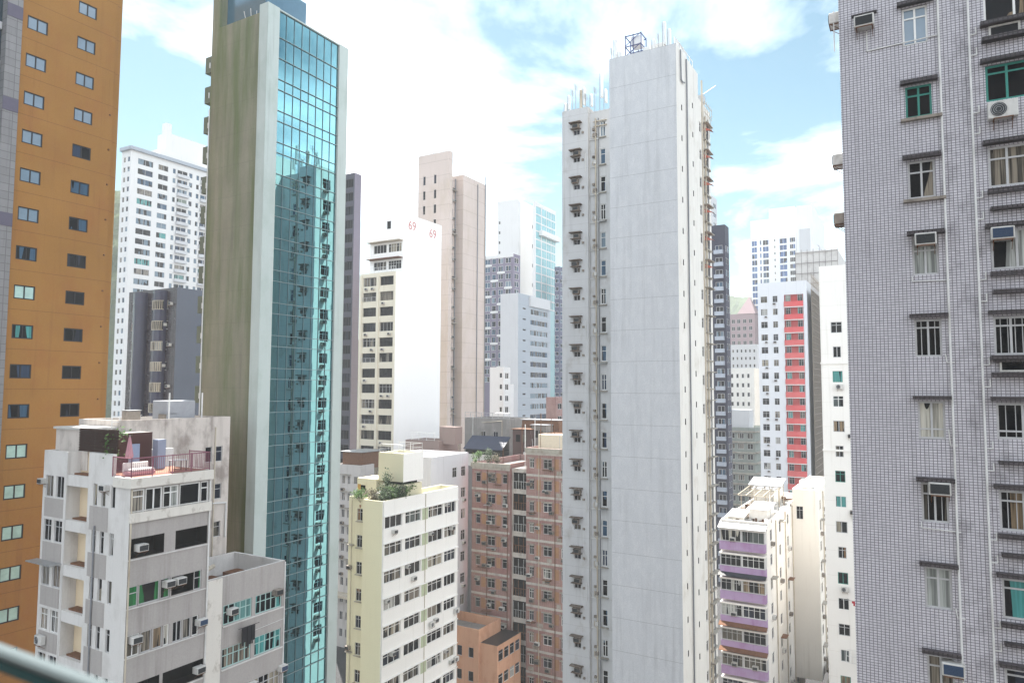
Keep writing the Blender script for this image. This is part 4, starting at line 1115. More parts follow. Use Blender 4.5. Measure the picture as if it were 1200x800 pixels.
railing(K, [(px0 + .1, py1 - .1, pz), (px0 + .1, py0 + .1, pz), (px1 - .1, py0 + .1, pz), (px1 - .1, py1 - .1, pz)], 1.0, MT['pipe_white'], 1.2, 0, .02, mid=True)
xs0, ys0 = px0 + .3, yx(430, px0 + .3)
hutw = K.block(px0 - .2, px0 + 3, py1 + .1, yx(422, px0), kz - 1.1, kz + 1.7, m_cb_y, name='roof_room_wall')
hutw.hole('-x', .5, 1.3, kz - 1.05, kz + .9, .6); hutw.build()
mb = MB(); q = hutw.P('-x', .1, kz - 1.0, .03); mb.box(q.x - .03, q.x, q.y - .5, q.y - .02, kz - 1.0, kz + 1.0); K.mesh('yellow_door', mb, plain('ochre_door', (0.42, 0.25, 0.06), .6))
mb = MB(); q = ph_lo.P('-x', .8, pz - 4.5, 0); mb.quad(q + Vector((0, 0, .4)), q + Vector((-1.6, 0, 0)), q + Vector((-1.6, -2.2, 0)), q + Vector((0, -2.2, .4))); mb.quad(q + Vector((0, 0, .36)), q + Vector((0, -2.2, .36)), q + Vector((-1.6, -2.2, -.04)), q + Vector((-1.6, 0, -.04)))
K.mesh('sloping_canopy', mb, MT['alu'])
K.finish()
zf_ = kz - 1.1 + .01
for i, (ddx, ddy, hh, rr, mt, lab) in enumerate((
    (1.1, .9, 2.1, .9, m_leaf2, 'dark leafy shrub at the corner of the cream roof parapet'),
    (2.3, .8, 1.9, .8, m_leaf, 'bright green shrub beside the dark corner shrub on the cream roof'),
    (3.6, .75, 1.9, .8, m_leaf2, 'dull green shrub in the middle of the row along the cream parapet'),
    (5.0, .8, 1.9, .8, m_leaf, 'light green shrub at the far end of the row along the cream parapet'),
    (.8, 2.2, 1.6, .8, m_leaf3, 'dry brown shrub between two green ones on the cream roof'),
    (.7, 3.7, 1.6, .75, m_leaf, 'yellow green shrub near the ochre roof door'),
    (3.0, 1.9, 3.2, .7, m_leaf2, 'tall thin shrub reaching above the others on the cream roof'))):
    bush('shrub', lab, kx + ddx, ky + ddy, zf_, hh, rr, mt, 620, 20 + i, True, 'shrub', 'shrubs on the cream roof')

# ------------------------------------------------------------------ pink tiled block
m_pink = tile('salmon_brown_tile', ((0.39, 0.235, 0.215), (0.33, 0.19, 0.175)), (0.20, 0.13, 0.12), 0.30, 0.12, 0.02, .55, .7, .75, spots=((0.20, 0.08, 0.08), .35, .5, .65, .6))
m_orp = tile('worn_orange_tile', ((0.40, 0.21, 0.10), (0.36, 0.18, 0.09)), (0.22, 0.13, 0.08), 0.30, 0.12, 0.02, .4, .7, .6)
m_bandp = wall('pale_floor_band', (0.46, 0.43, 0.40), 0.7, 0.25, patch=((0.22, 0.18, 0.16), 1.1, .5, .68, .7))
Pk = Bld('tenement_block', 'salmon pink tiled tenement block with pale floor bands and an open stairwell', 'apartment block', 86.6, 41.0)
px_ = 86.6
ya, yb, yc, yd = yx(554, px_), yx(598, px_), yx(617, px_), yx(672, px_)
zk = ztop(px_, ya, 541); zk2 = ztop(px_, yc, 524)
b1 = Pk.block(px_, px_ + 14, yb, ya, 0, zk, m_pink, parapet=.9, roof=MT['roof'])
b2 = Pk.block(px_, px_ + 14, yd, yc, 0, zk2, m_pink, parapet=.9, roof=MT['roof'])
b3 = Pk.block(px_ + .6, px_ + 14, yc + .003, yb - .003, 0, zk - .6, m_bandp, name='stairwell_wall', roof=MT['roof'])
h_ = 2.92
b1w, b2w = b1.width('-x'), b2.width('-x')
for k in range(12):
    z1 = zk - 1.5 - k * h_; z2 = zk2 - 1.5 - k * h_
    for i, (f, wd) in enumerate(((.17, .75), (.52, 1.25), (.87, .75))):
        a = b1w * f
        b1.win('-x', a - wd / 2, a + wd / 2, z1 - 1.25, z1, nx=2 if wd > 1 else 1, tf=.3, fw=.05, pane='pane_dark' if (i + k) % 3 else 'pane', frame='alu')
        b1.box('window_hood', '-x', a - wd / 2 - .15, a + wd / 2 + .15, z1 + .1, z1 + .18, .002, .35, m_band_s)
        if (k + i) % 4 == 1: b1.ac('-x', a, z1 - .45, 0, old=(k % 2 == 0))
    for (f0, f1) in ((.27, .38), (.66, .77)): b1.box('tile_panel', '-x', b1w * f0, b1w * f1, z1 - 1.3, z1 + .1, .002, .015, m_orp)
    b1.box('floor_band', '-x', 0.02, b1w - .02, z1 + .55, z1 + .85, .002, .06, m_bandp)
    for i, (f, wd) in enumerate(((.12, .7), (.46, 1.3), (.80, .8))):
        a = b2w * f
        b2.win('-x', a - wd / 2, a + wd / 2, z2 - 1.25, z2, nx=2, tf=.3, fw=.06, pane='pane_pale' if (i == 2 and k in (0, 1)) else ('pane_dark' if (i + k) % 2 else 'pane'), frame='white' if (i + k) % 3 == 0 else 'alu')
        b2.box('window_hood', '-x', a - wd / 2 - .15, a + wd / 2 + .15, z2 + .1, z2 + .18, .002, .35, m_band_s)
        if (k + i) % 4 == 2: b2.ac('-x', a + .1, z2 - 1.7, 0, old=True)
        if (k * 3 + i) % 5 == 1: b2.box('laundry_rack', '-x', a - .6, a + .7, z2 - 1.45, z2 - 1.38, .002, .6, 'rust')
    for (f0, f1) in ((.22, .32), (.60, .70)): b2.box('tile_panel', '-x', b2w * f0, b2w * f1, z2 - 1.3, z2 + .1, .002, .015, m_orp)
    b2.box('floor_band', '-x', 0.02, b2w - .02, z2 + .55, z2 + .85, .002, .06, m_bandp)
    rq = random.Random(k * 17 + 3)
    for q in range(2):
        a = b1w * rq.choice((.12, .36, .48, .60, .82, .9)); b1.ac('-x', a, z1 - rq.uniform(.6, 2.0), 0, old=rq.random() < .6, sc=rq.uniform(.8, 1.1))
        a = b2w * rq.choice((.08, .25, .4, .55, .75, .88)); b2.ac('-x', a, z2 - rq.uniform(.6, 2.0), 0, old=rq.random() < .6, sc=rq.uniform(.8, 1.1))
    a = b1w * rq.uniform(.1, .7); b1.box('laundry_rack', '-x', a, a + rq.uniform(.9, 1.8), z1 - 1.5, z1 - 1.44, .002, rq.uniform(.5, .9), 'metal' if k % 2 else 'rust')
    a = b2w * rq.uniform(.05, .7); b2.box('soil_stain', '-x', a, a + rq.uniform(.5, 1.1), z2 - 2.0, z2 - 1.5, .002, .012, m_band_s)
    zs_ = zk - .9 - k * h_
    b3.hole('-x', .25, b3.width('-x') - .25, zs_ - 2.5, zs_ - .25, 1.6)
    mb = MB(); y_ = yc + .3
    for q in range(6): mb.tube((px_ + .55, y_ + q * (yb - yc - .6) / 5, zs_ - 2.5), (px_ + .55, y_ + q * (yb - yc - .6) / 5, zs_ - (.4 if q % 2 else 1.4)), .05, 4)
    mb.box(px_ + .5, px_ + .56, y_, yb - .3, zs_ - 1.5, zs_ - 1.44)
    Pk.mesh('stair_grille', mb, MT['rust'] if k % 2 else MT['metal'])
for f in (.42, .95): b1.pipe('-x', [(b1w * f, .5, .1), (b1w * f, zk - 1, .1)], .05, 'rust')
for f in (.28, .62): b2.pipe('-x', [(b2w * f, .5, .1), (b2w * f, zk2 - 1, .1)], .05, 'pipe_cream' if f < .5 else 'rust')
for b in (b1, b2, b3): b.build()
o = b1.box('roof_edge', '-x', -.1, b1w + .1, zk - .65, zk - .02, .003, .25, m_band_s)
o = b2.box('roof_edge', '-x', -.1, b2w + .1, zk2 - .65, zk2 - .02, .003, .25, m_band_s)
mb = MB(); mb.tube((px_ + .3, yc + .35, zk - .6), (px_ + .3, yc + .35, zk + 5.6), .07, 6); Pk.mesh('vent_pipe', mb, MT['pipe_white'])
Pk.finish()
m_cream_tank = plain('cream_tank_panel', (0.62, 0.56, 0.44), .6, 0, .2)
y_ = yx(647, px_ + 3)
tank('water_tank', 'long cream water tank on the pink tenement roof', px_ + 3.4, y_, zk2 - .88, 2.0, 3.8, 2.6, m_cream_tank)
for i, px in enumerate((562, 572, 582)):
    bush('roof_shrub', ('small green shrub at the parapet end of the pink tenement roof', 'taller green shrub in the middle of the pink tenement roof', 'low grey green shrub beside the tenement stairwell roof')[i], px_ + .8, yx(px, px_ + .8), zk - .88, (1.8, 2.4, 1.7)[i], .8, (m_leaf, m_leaf2, m_leaf3)[i], 420, 40 + i, True, 'shrub', 'shrubs on the tenement roof')

# ------------------------------------------------------------------ low orange building between them
m_peach = wall('peach_render', (0.55, 0.31, 0.20), 0.5, 0.2, dark=(0.20, 0.09, 0.06), patch=((0.36, 0.15, 0.08), .8, .5, .68, .5))
for i, (px, dz_) in enumerate(((556, 2.2), (577, 1.6), (590, 3.0), (625, 2.0), (634, 3.4), (656, 2.6))):
    y_ = yx(px, px_ + 1.2); zb_ = (zk if px < 600 else zk2) - .88
    q = thing('roof_pole', ('thin leaning pole at the outer corner of the pink tenement roof', 'short pole between the shrubs on the pink tenement roof', 'tall pole beside the tenement stairwell roof', 'short pole left of the cream water tank', 'tallest pole just before the cream water tank', 'pole in front of the cream water tank')[i], 'pole', (px_ + 1.2, y_, zb_))
    link('shaft', MB().tube((0, 0, 0), (.15 * (i % 3 - 1), .1, dz_), .04, 5).mesh('shaft', [MT['metal' if i % 2 else 'rust']]), q); link('base', MB().box(-.12, .12, -.12, .12, 0, .06).mesh('base', [MT['roof']]), q)
Lw = Bld('low_building', 'low peach orange building with a black tarred roof squeezed beside the cream block', 'house', 79.5, 50)
c = at(563, 94); lx, ly = c.x, c.y
e1 = xy(588, ly)
lz = ztop(lx, ly, 738)
q1 = Lw.block(lx, e1, ly, ly + 9, 0, lz, m_peach, parapet=1.2, roof=MT['roof'])
for k in range(3):
    z1 = lz - 2.4 - k * 3
    for a in (5.6, 7.4): q1.win('-x', a, a + .8, z1 - 1.3, z1, nx=1, tf=0, pane='pane_dark')
    q1.ac('-x', 5.0, z1 - 2.0, 0, old=True)
    q1.win('-y', .8, 1.8, z1 - 1.2, z1, nx=2, tf=.3, pane='pane_dark')
q1.build()
zz2 = ztop(lx + 2, ly - 2.5, 752)
q2 = Lw.block(lx + .4, xy(611, ly - 2.6), ly - 2.6, ly - .003, 0, zz2, {'*': m_peach, 'top': plain('black_tar_sheet', (0.012, 0.012, 0.014), .35, 0, .4, 1)})
w2 = q2.width('-y')
for k in range(3):
    z1 = zz2 - .7 - k * 3
    for i in range(4): q2.win('-y', .25 + i * w2 * .24, .25 + i * w2 * .24 + w2 * .2, z1 - 1.4, z1, nx=1, tf=.3, frame='white' if k else 'alu', pane='pane' if k else 'pane_dark')
q2.build(); Lw.finish()

# ------------------------------------------------------------------ purple banded block with the cluttered white roof
m_purple = wall('purple_painted_spandrel', (0.37, 0.265, 0.43), 0.4, 0.15, dark=(0.16, 0.06, 0.18), patch=((0.24, 0.07, 0.22), .7, .5, .65, .4), grain=.15)
m_pw = wall('warm_white_render', (0.78, 0.75, 0.71), 0.45, 0.12, dark=(0.36, 0.30, 0.24), patch=((0.55, 0.48, 0.42), .6, .55, .72, .5))
m_pw2 = wall('cream_white_render', (0.80, 0.77, 0.72), 0.4, 0.12, dark=(0.36, 0.30, 0.24))
Pu = Bld('apartment_block', 'white apartment block with purple bands under its glazed balconies', 'apartment block', 88.4, 16.5)
c = at(893, 84.8); ux, uy = c.x, c.y
uy1 = yx(840, ux); ux1 = xy(936, uy)
uz = ztop(ux, uy, 613)
u1 = Pu.block(ux + .9, ux1, uy, uy1, 0, uz, {'*': m_pw}, parapet=.5, roof=MT['roof_pale'])
uw = u1.width('-x')
for k in range(9):
    z1 = uz - 1.0 - k * 2.92
    # glazed balcony: slab, purple apron, window row
    mb = MB(); mb.box(ux, ux + .9, uy + .02, uy1 - .02, z1 - 2.42, z1 - 1.42)
    Pu.mesh('balcony_apron', mb, m_purple)
    mb = MB(); mb.box(ux - .03, ux + .9, uy, uy1, z1 - .02, z1 + .14); Pu.mesh('floor_slab', mb, m_pw)
    bl = Pu.block(ux + .08, ux + .895, uy + .05, uy1 - .05, z1 - 1.41, z1 - .025, MT['alu'], name='balcony_frame')
    bw = bl.width('-x')
    pn = ('pane_pale', 'pane_dark', 'pane', 'pane_pale', 'pane_dark', 'pane_dark', 'pane', 'pane_dark', 'pane')[k]
    bl.win('-x', .08, bw * .47, z1 - 1.36, z1 - .06, nx=4, tf=.3 if k else 0, fw=.05, frame='alu', pane=pn, depth=.3)
    bl.win('-x', bw * .5, bw - .08, z1 - 1.36, z1 - .06, nx=4, tf=.3 if k else 0, fw=.05, frame='white' if k % 2 else 'alu', pane=('pane', 'pane_dark', 'pane_brown', 'pane_dark')[k % 4], depth=.3)
    bl.build()
    if k in (0, 3, 5): bl.ac('-x', bw * .3, z1 - 1.3, 0)
    if k == 5: bl.ac('-x', bw * .75, z1 - 1.3, 0)
    if k in (1, 3, 4):
        mb = MB(); mb.quad((ux - .7, uy - .1, z1 - 2.42), (ux - .7, uy1 + .1, z1 - 2.42), (ux, uy1 + .1, z1 - 2.1), (ux, uy - .1, z1 - 2.1)); mb.quad((ux - .7, uy - .1, z1 - 2.47), (ux, uy - .1, z1 - 2.15), (ux, uy1 + .1, z1 - 2.15), (ux - .7, uy1 + .1, z1 - 2.47))
        Pu.mesh('awning', mb, MT['grille'] if k == 1 else MT['rust'])
    # long street side
    L = u1.width('-y')
    for i, f in enumerate((.08, .3, .52, .74, .92)):
        u1.win('-y', L * f, L * f + 1.3, z1 - 1.6, z1 - .25, nx=2, tf=.3, pane='pane_dark' if (i + k) % 2 else 'pane')
        if (i + k) % 3 == 0: u1.ac('-y', L * f + .6, z1 - 2.1, 0, old=(k % 2 == 0))
        if (i * 2 + k) % 5 == 2: u1.box('window_hood', '-y', L * f - .2, L * f + 1.5, z1 - .15, z1 - .08, .002, .7, 'rust' if k % 2 else m_band_s)
for f in (.2, .45, .66): u1.pipe('-y', [(L * f, .5, .12), (L * f, uz - .5, .12)], .07, 'pipe_cream')
mb = MB(); mb.quad((ux - .35, uy - .1, uz - .75), (ux - .35, uy1 + .1, uz - .75), (ux + 1.4, uy1 + .1, uz - .1), (ux + 1.4, uy - .1, uz - .1)); mb.box(ux - .35, ux + 1.0, uy - .08, uy1 + .08, uz - .86, uz - .78)
Pu.mesh('front_eave', mb, MT['metal'])
u1.build(); Pu.finish()
m_brn_ = wall('brown_board', (0.12, 0.08, 0.06), .4, .4)
m_sheet = wall('white_roof_sheet', (0.74, 0.74, 0.74), .4, .2, patch=((0.45, 0.45, 0.46), .8, .5, .7, .5))
m_sheetg = wall('grey_roof_sheet', (0.30, 0.31, 0.33), .5, .4)
def shed(name, label, x0, x1, y0, y1, z0, z1, rise, mw, mr, open_=False):
    t = thing(name, label, 'shed', (x0, y0, z0))
    if open_:
        for x in (x0 + .1, x1 - .1):
            for y in (y0 + .1, (y0 + y1) / 2, y1 - .1): sub(t, 'post', MB().tube((x, y, z0), (x, y, z1), .05, 5), MT['pipe_cream'])
    else: sub(t, 'wall', MB().box(x0, x1, y0, y1, z0, z1), mw)
    mb = MB(); e = .25
    a, b_, c_, d_ = Vector((x0 - e, y0 - e, z1)), Vector((x1 + e, y0 - e, z1 + rise)), Vector((x1 + e, y1 + e, z1 + rise)), Vector((x0 - e, y1 + e, z1))
    up = Vector((0, 0, .08))
    if open_ == 2:
        for k in range(7):
            p, q = a.lerp(b_, k / 6), d_.lerp(c_, k / 6); mb.tube(p, q, .05, 4)
        for k in range(5):
            p, q = a.lerp(d_, k / 4), b_.lerp(c_, k / 4); mb.tube(p + up * .8, q + up * .8, .05, 4)
    else:
        i = len(mb.v); mb.v += [tuple(v) for v in (a, b_, c_, d_, a + up, b_ + up, c_ + up, d_ + up)]
        for q in ((0, 3, 2, 1), (4, 5, 6, 7), (0, 1, 5, 4), (1, 2, 6, 5), (2, 3, 7, 6), (3, 0, 4, 7)): mb.f.append(tuple(i + k for k in q)); mb.m.append(0)
    sub(t, 'roof', mb, mr)
    return t
ur = uz - .5 + .01
shed('rooftop_shed', 'white flat roofed shed nearest the front edge of the purple block roof', ux + 4.0, ux + 9.0, uy + .5, uy + 2.6, ur, ur + 1.5, .2, m_pw, m_sheet)
shed('rooftop_shed', 'low shed with a tilted white sheet roof beside the front eave of the purple block', ux + 2.2, ux + 5.4, uy + 3.0, uy1 - .6, ur, ur + .7, .35, m_pw2, m_sheet)
shed('rooftop_shed', 'blue grey sheet roofed shed at the far end of the purple block roof', ux + 19, ux + 26, uy + 2.2, uy1 - .3, ur, ur + 2.0, .5, m_pw2, m_sheetg)
shed('rooftop_pergola', 'bare steel pergola frame open to the sky on the purple block roof', ux + 10, ux + 17.5, uy + 1.2, uy1 - .4, ur, ur + 2.3, .3, m_pw2, MT['pipe_cream'], 2)
shed('rooftop_pergola', 'pale pergola with a rusty sloping sheet roof behind the bare steel frame', ux + 15.5, ux + 19, uy + .8, uy1 - .6, ur, ur + 3.0, .7, m_pw2, m_sheetg, True)
rg = random.Random(9)
cl = thing('roof_clutter_heap', 'jumble of boards, boxes and pipes lying on the purple block roof', 'clutter', (ux + 4, uy + 1, ur)); mb = MB()
for k in range(90):
    x, y = ux + rg.uniform(2, 27), uy + rg.uniform(.4, uy1 - uy - .6)
    a_, l_, w_, h_ = rg.uniform(0, 3.1), rg.uniform(.3, 1.8), rg.uniform(.1, .5), rg.uniform(.08, .5)
    T_ = Matrix.Translation((x, y, ur)) @ Matrix.Rotation(a_, 4, 'Z'); q = MB().box(-l_ / 2, l_ / 2, -w_ / 2, w_ / 2, 0, h_); q.m = [rg.randrange(5)] * 6; mb.add(q, T_)
o = sub(cl, 'junk_heap', mb, [MT['rust'], MT['ac'], MT['metal'], m_brn_, MT['ac_old']]); o["kind"] = "stuff"
for k in range(9):
    x, y = ux + rg.uniform(3, 26), uy + rg.uniform(.3, uy1 - uy - .4); sub(cl, 'roof_pipe', MB().tube((x, y, ur), (x, y, ur + rg.uniform(1.5, 3.2)), .045, 5), MT['pipe_white' if k % 2 else 'metal'])
for k, (dx, dy) in enumerate(((3.0, .6), (9.6, .8), (13, .5), (18, .6))):
    q = link('condenser_unit', _mesh['con'], cl, Vector((ux + dx, uy + dy, ur)) - Vector(cl.location)); link('fan_grille', _mesh['conf'], q)
U2 = Bld('apartment_block', 'cream block with a blank side wall standing behind the purple banded block', 'apartment block', 106, 12)
c = at(955.5, 101); vx, vy = c.x, c.y
vz = ztop(vx, vy, 573)
u2 = U2.block(vx, vx + 18, vy, uy - .003, 5.8, vz, {'*': m_pw2, '-x': m_pw2}, parapet=.4, roof=MT['roof_pale'])
L = u2.width('-y')
u2.win('-x', .5, 1.4, vz - 4.2, vz - 2.4, nx=2, tf=.3, pane='pane')
for k in range(9):
    z1 = vz - 1.6 - k * 2.9
    for f in (.08, .3, .52, .75):
        u2.win('-y', L * f, L * f + 1.6, z1 - 1.4, z1, nx=2, tf=.3, pane='pane_dark')
        if (k + int(f * 10)) % 2: u2.ac('-y', L * f + .7, z1 - 2.0, 0, old=True)
        if k % 2: u2.box('window_hood', '-y', L * f - .2, L * f + 1.9, z1 + .08, z1 + .15, .002, .6, m_band_s)
u2.pipe('-y', [(L * .24, 6, .15), (L * .24, vz - .6, .15)], .08, 'pipe_cream')
u2.build()
mb = MB(); mb.box(vx + 4, vx + 7, uy - 1.9, uy - .4, vz - .4, vz + .7); U2.mesh('stair_hut', mb, m_pw)
U2.finish()
Pd = Bld('podium_building', 'low podium with a littered flat roof at the foot of the white blocks', 'podium', 86, -5)
pd = Pd.block(97.5, 160, -6, 15.9 - 4, 0, 5.8 + 2.0, wall('podium_render', (0.40, 0.37, 0.33), .6, .3), parapet=1.0, roof=wall('littered_roof', (0.36, 0.31, 0.27), .4, .5, patch=((0.12, 0.09, 0.07), 1.6, .48, .6, .8)))
pd.build()
mb = MB(); rg = random.Random(4)
for k in range(46):
    x, y, s_ = 99 + rg.uniform(0, 30), rg.uniform(2, 11.2), rg.uniform(.15, .6)
    mb.box(x, x + s_, y, y + s_ * rg.uniform(.5, 2), 6.805, 6.82 + s_ * rg.uniform(.1, .6))
o = Pd.mesh('roof_litter', mb, plain('rubble', (0.33, 0.22, 0.16), .9, 0, .7, 3)); o["kind"] = "stuff"
railing(Pd, [(97.7, 11.8, 7.8), (97.7, 0, 7.8)], 1.1, MT['metal'], 2, 0, .03, mid=True)
Pd.finish()

# ------------------------------------------------------------------ bright white block beside the tiled tower
m_wb = wall('bright_white_render', (0.82, 0.80, 0.77), 0.35, 0.08, dark=(0.40, 0.36, 0.30), lines=(2.95, .3, .04, .25), grain=.06)
Wb = Bld('apartment_block', 'bright white apartment block with one column of small windows beside the grey tiled tower', 'apartment block', 94.4, 0)
bx = 94.4; by1 = yx(963, bx)
bz = ztop(bx, by1, 311)
bb = Wb.block(bx, bx + 12, -4, by1, 0, bz, m_wb, parapet=.8, roof=MT['roof_pale'])
for k in range(20):
    z1 = zx(980, 377, bx) - k * 3.0
    if z1 < 3: break
    a = bb.a('-x', 983)
    wd = (1.25, .9, 1.1, 1.2)[k % 4]
    bb.win('-x', a - wd / 2 - .1, a + wd / 2 - .1, z1 - 1.35, z1, nx=2, tf=.3 if k % 3 == 0 else 0, fw=.07, frame=('alu', 'alu', 'green_frame', 'white')[k % 4], pane=('pane_dark', 'pane_dark', 'pane_teal', 'pane', 'pane_brown')[k % 5], depth=.3)
    if k in (2, 10): condenser(bb, '-x', a + .1, z1 - 2.2, .02)
    if k in (4, 7): bb.ac('-x', a + 1.2, z1 - 2.0, 0, old=True)
    if k == 8: bb.ac('-x', a + 1.5, z1 + .4, 0, old=True)
for a_ in (3.6, 4.3): bb.pipe('-x', [(a_, .5, .1), (a_, bz - 1 if a_ < 4 else 30, .1)], .06, 'pipe_white')
bb.box('cornice', '-x', -.06, bb.width('-x'), zx(975, 527, bx) - .15, zx(975, 527, bx) + .1, .002, .12, m_wb)
bb.box('cornice', '-x', -.06, bb.width('-x'), zx(975, 425, bx) - .15, zx(975, 425, bx) + .1, .002, .12, m_wb)
bb.build()
zc = zx(985, 765, bx); mb = MB()
for k in range(7):
    y = 8.6 - k * .45; mb.tube((bx - .9, y, zc - .6), (bx, y, zc + .6), .035, 4)
for t_ in (0, .5, 1): mb.tube((bx - .9 + .9 * t_, 8.6, zc - .6 + 1.2 * t_), (bx - .9 + .9 * t_, 5.9, zc - .6 + 1.2 * t_), .035, 4)
Wb.mesh('awning_frame', mb, MT['pipe_white'])
zc = zx(990, 700, bx); mb = MB(); mb.tube((bx - .05, 8.4, zc), (bx - 1.3, 8.0, zc + .1), .03, 4); mb.tube((bx - 1.3, 8.9, zc + .1), (bx - 1.3, 7.0, zc + .1), .03, 4); Wb.mesh('drying_rack', mb, MT['metal'])
Wb.finish()
lr = thing('hanging_laundry', 'small red garment on a rack outside the bright white block', 'laundry', (bx - 1.3, 7.4, zc))
sub(lr, 'cloth', MB().box(bx - 1.34, bx - 1.28, 7.3, 7.65, zc - .45, zc + .08).box(bx - 1.335, bx - 1.285, 7.15, 7.8, zc - .18, zc + .06), plain('red_cloth', (0.45, 0.03, 0.04), .9))

# ------------------------------------------------------------------ white block with dark window bays, middle distance
m_ww = wall('white_side_wall', (0.84, 0.83, 0.82), 0.15, 0.05, dark=(0.5, 0.48, 0.45), grain=.05)
m_wc = wall('cream_frame_render', (0.66, 0.61, 0.50), 0.4, 0.12, dark=(0.32, 0.26, 0.18))
Wt = Bld('apartment_block', 'white block with a huge blank wall numbered 69 and columns of dark window bays', 'apartment block', 105.7, 86.9)
x0, x1, y0, y1, z1_ = far_box(462, 135, 420, 515.5, 247)
zf1 = ztop(x0, y0, 318)
wb1 = Wt.block(x0, x1, y0, y1, 0, zf1, {'-x': m_wc, '-y': m_ww, '*': m_wc}, roof=MT['roof_pale'])
wb2 = Wt.block(x0 + 2.2, x1, y0, y1 - .4, zf1 + .003, z1_, {'-y': m_ww, '*': m_ww}, parapet=.8, roof=MT['roof_pale'])
W = wb1.width('-x'); k = 0
for k in range(24):
    z = zf1 - .8 - k * 2.98
    for (f0, f1) in ((.08, .46), (.56, .94)):
        wb1.win('-x', W * f0, W * f1, z - 1.75, z, nx=4, tf=.3 if k % 3 else 0, fw=.06, frame='alu' if (k + (f0 > .5)) % 4 == 0 else 'black', pane='pane_dark' if (k * 3 + (f0 > .5)) % 4 else 'pane_curtain', depth=.5, frame_y=.3)
        if (k + (f0 > .5) * 2) % 3 == 0: wb1.ac('-x', W * f0 + 1, z - 2.5, -.05)
        if (k + (f0 > .5)) % 4 == 0: wb1.ac('-x', W * f1 - .8, z - 2.5, -.05)
        if k % 4 == 1 and f0 < .5: railing(Wt, [wb1.P('-x', W * f0, z - 1.75, .12), wb1.P('-x', W * f1, z - 1.75, .12)], .8, MT['alu'], 1, .25, .02)
wb1.box('pilaster', '-x', 0.02, W * .06, 1, zf1 - .3, .002, .2, m_wc); wb1.box('pilaster', '-x', W * .48, W * .54, 1, zf1 - .3, .002, .2, m_wc); wb1.box('pilaster', '-x', W * .955, W * .998, 1, zf1 - .3, .002, .2, m_wc)
W2 = wb2.width('-x')
for k in range(2):
    z = zf1 + 2.6 + k * 3.4
    wb2.win('-x', W2 * .12, W2 * .5, z - 1.7, z, nx=4, tf=0, frame='white', pane='pane_dark', depth=.4); wb2.win('-x', W2 * .56, W2 * .94, z - 1.7, z, nx=5, tf=.3, frame='white', pane='pane', depth=.4)
    wb2.box('terrace_canopy', '-x', W2 * .02, W2 * .98, z + .35, z + .5, .002, 1.3, MT['pipe_cream'] if k else MT['rust'])
wb2.win('-x', W2 * .5, W2 * .62, z1_ - 2.8, z1_ - 1.2, nx=1, tf=0, pane='pane_dark')
wb1.build(); wb2.build()
railing(Wt, [(x0 + .2, y1 - .3, zf1), (x0 + .2, y0 + .3, zf1)], 1.1, MT['pipe_white'], 1, .3, .02)
m_redp = plain('faded_red_paint', (0.52, 0.20, 0.19), .8)
for i, px in enumerate((480.5, 505)):
    fc = bpy.data.curves.new('painted_number', 'FONT'); fc.body = '69'; fc.size = 2.5; fc.align_x = 'CENTER'; fc.extrude = .01
    o = bpy.data.objects.new('tmp', fc); COL.objects.link(o)
    me = bpy.data.meshes.new_from_object(o.evaluated_get(bpy.context.evaluated_depsgraph_get())); bpy.data.objects.remove(o)
    me.materials.clear(); me.materials.append(m_redp)
    o = link('painted_number', me, Wt.root, Vector((xy(px, y0), y0 - .02, z1_ - 2.9 - i * .3)) - Wt.o); o.rotation_euler = (math.pi / 2, 0, 0)
mb = MB(); mb.box(x0 + 2.6, x0 + 4.2, y1 - 4, y1 - 2.5, z1_ - .8, z1_ + 1.4); Wt.mesh('roof_hut', mb, m_ww)
Wt.finish()

# ------------------------------------------------------------------ tan tower behind it
m_tan = wall('tan_mosaic_render', (0.56, 0.475, 0.435), 0.3, 0.15, dark=(0.17, 0.12, 0.09), lines=(3.5, .8, .08, .4), patch=((0.46, 0.38, 0.31), .2, .45, .65, .6))
Tn = Bld('apartment_tower', 'tan tower with a pipe filled recess behind the white blank walled block', 'apartment block', 131, 92.7)
c = at(524, 160); tu, ty = c.x, c.y
tb_, tcx, td, tdp = xy(528, ty), xy(541, ty), xy(567.5, ty), yx(487, tu)
tz_ = ztop(tu, tdp, 184)
t1 = Tn.block(tu, tb_, ty, tdp, 0, tz_, m_tan, parapet=.6, roof=MT['roof']); t2 = Tn.block(tcx, td, ty, tdp, 0, ztop(td, ty, 217), m_tan, parapet=.6, roof=MT['roof'])
t3 = Tn.block(tb_ + .003, tcx - .003, ty + 2.2, tdp, 0, ztop(tb_, ty, 203), m_tan, name='recess_wall', roof=MT['roof'])
w1, w3 = t1.width('-x'), t3.width('-y')
for k in range(24):
    z = tz_ - 6 - k * 3.5
    for f in (.2, .55): t1.win('-x', w1 * f - .35, w1 * f + .35, z - 1.2, z + .9, nx=1, tf=0, frame='alu', pane='pane_dark', simple=True)
    t3.win('-y', w3 * .45, w3 * .75, z - 1.0, z + .5, nx=2, tf=.3, pane='pane_dark', simple=True)
    t3.ac('-y', w3 * (.45 if k % 2 else .7), z - 2.0, 0, old=(k % 3 == 0), sc=1.3)
    if k % 2: t3.ac('-y', w3 * .8, z - 1.2, 0, sc=1.3)
    if k % 3 == 0: t3.box('bracket_slab', '-y', w3 * .2, w3 * .9, z - 2.15, z - 2.0, .002, 1.0, m_band_s)
for f, mt in ((.08, 'rust'), (.22, 'pipe_cream'), (.92, 'pipe_grey')): t3.pipe('-y', [(w3 * f, 1, .2), (w3 * f, tz_ - 5, .2)], .13, mt)
t2.pipe('-y', [(t2.width('-y') * .62, 1, .15), (t2.width('-y') * .62, tz_ - 5, .15)], .12, 'pipe_grey')
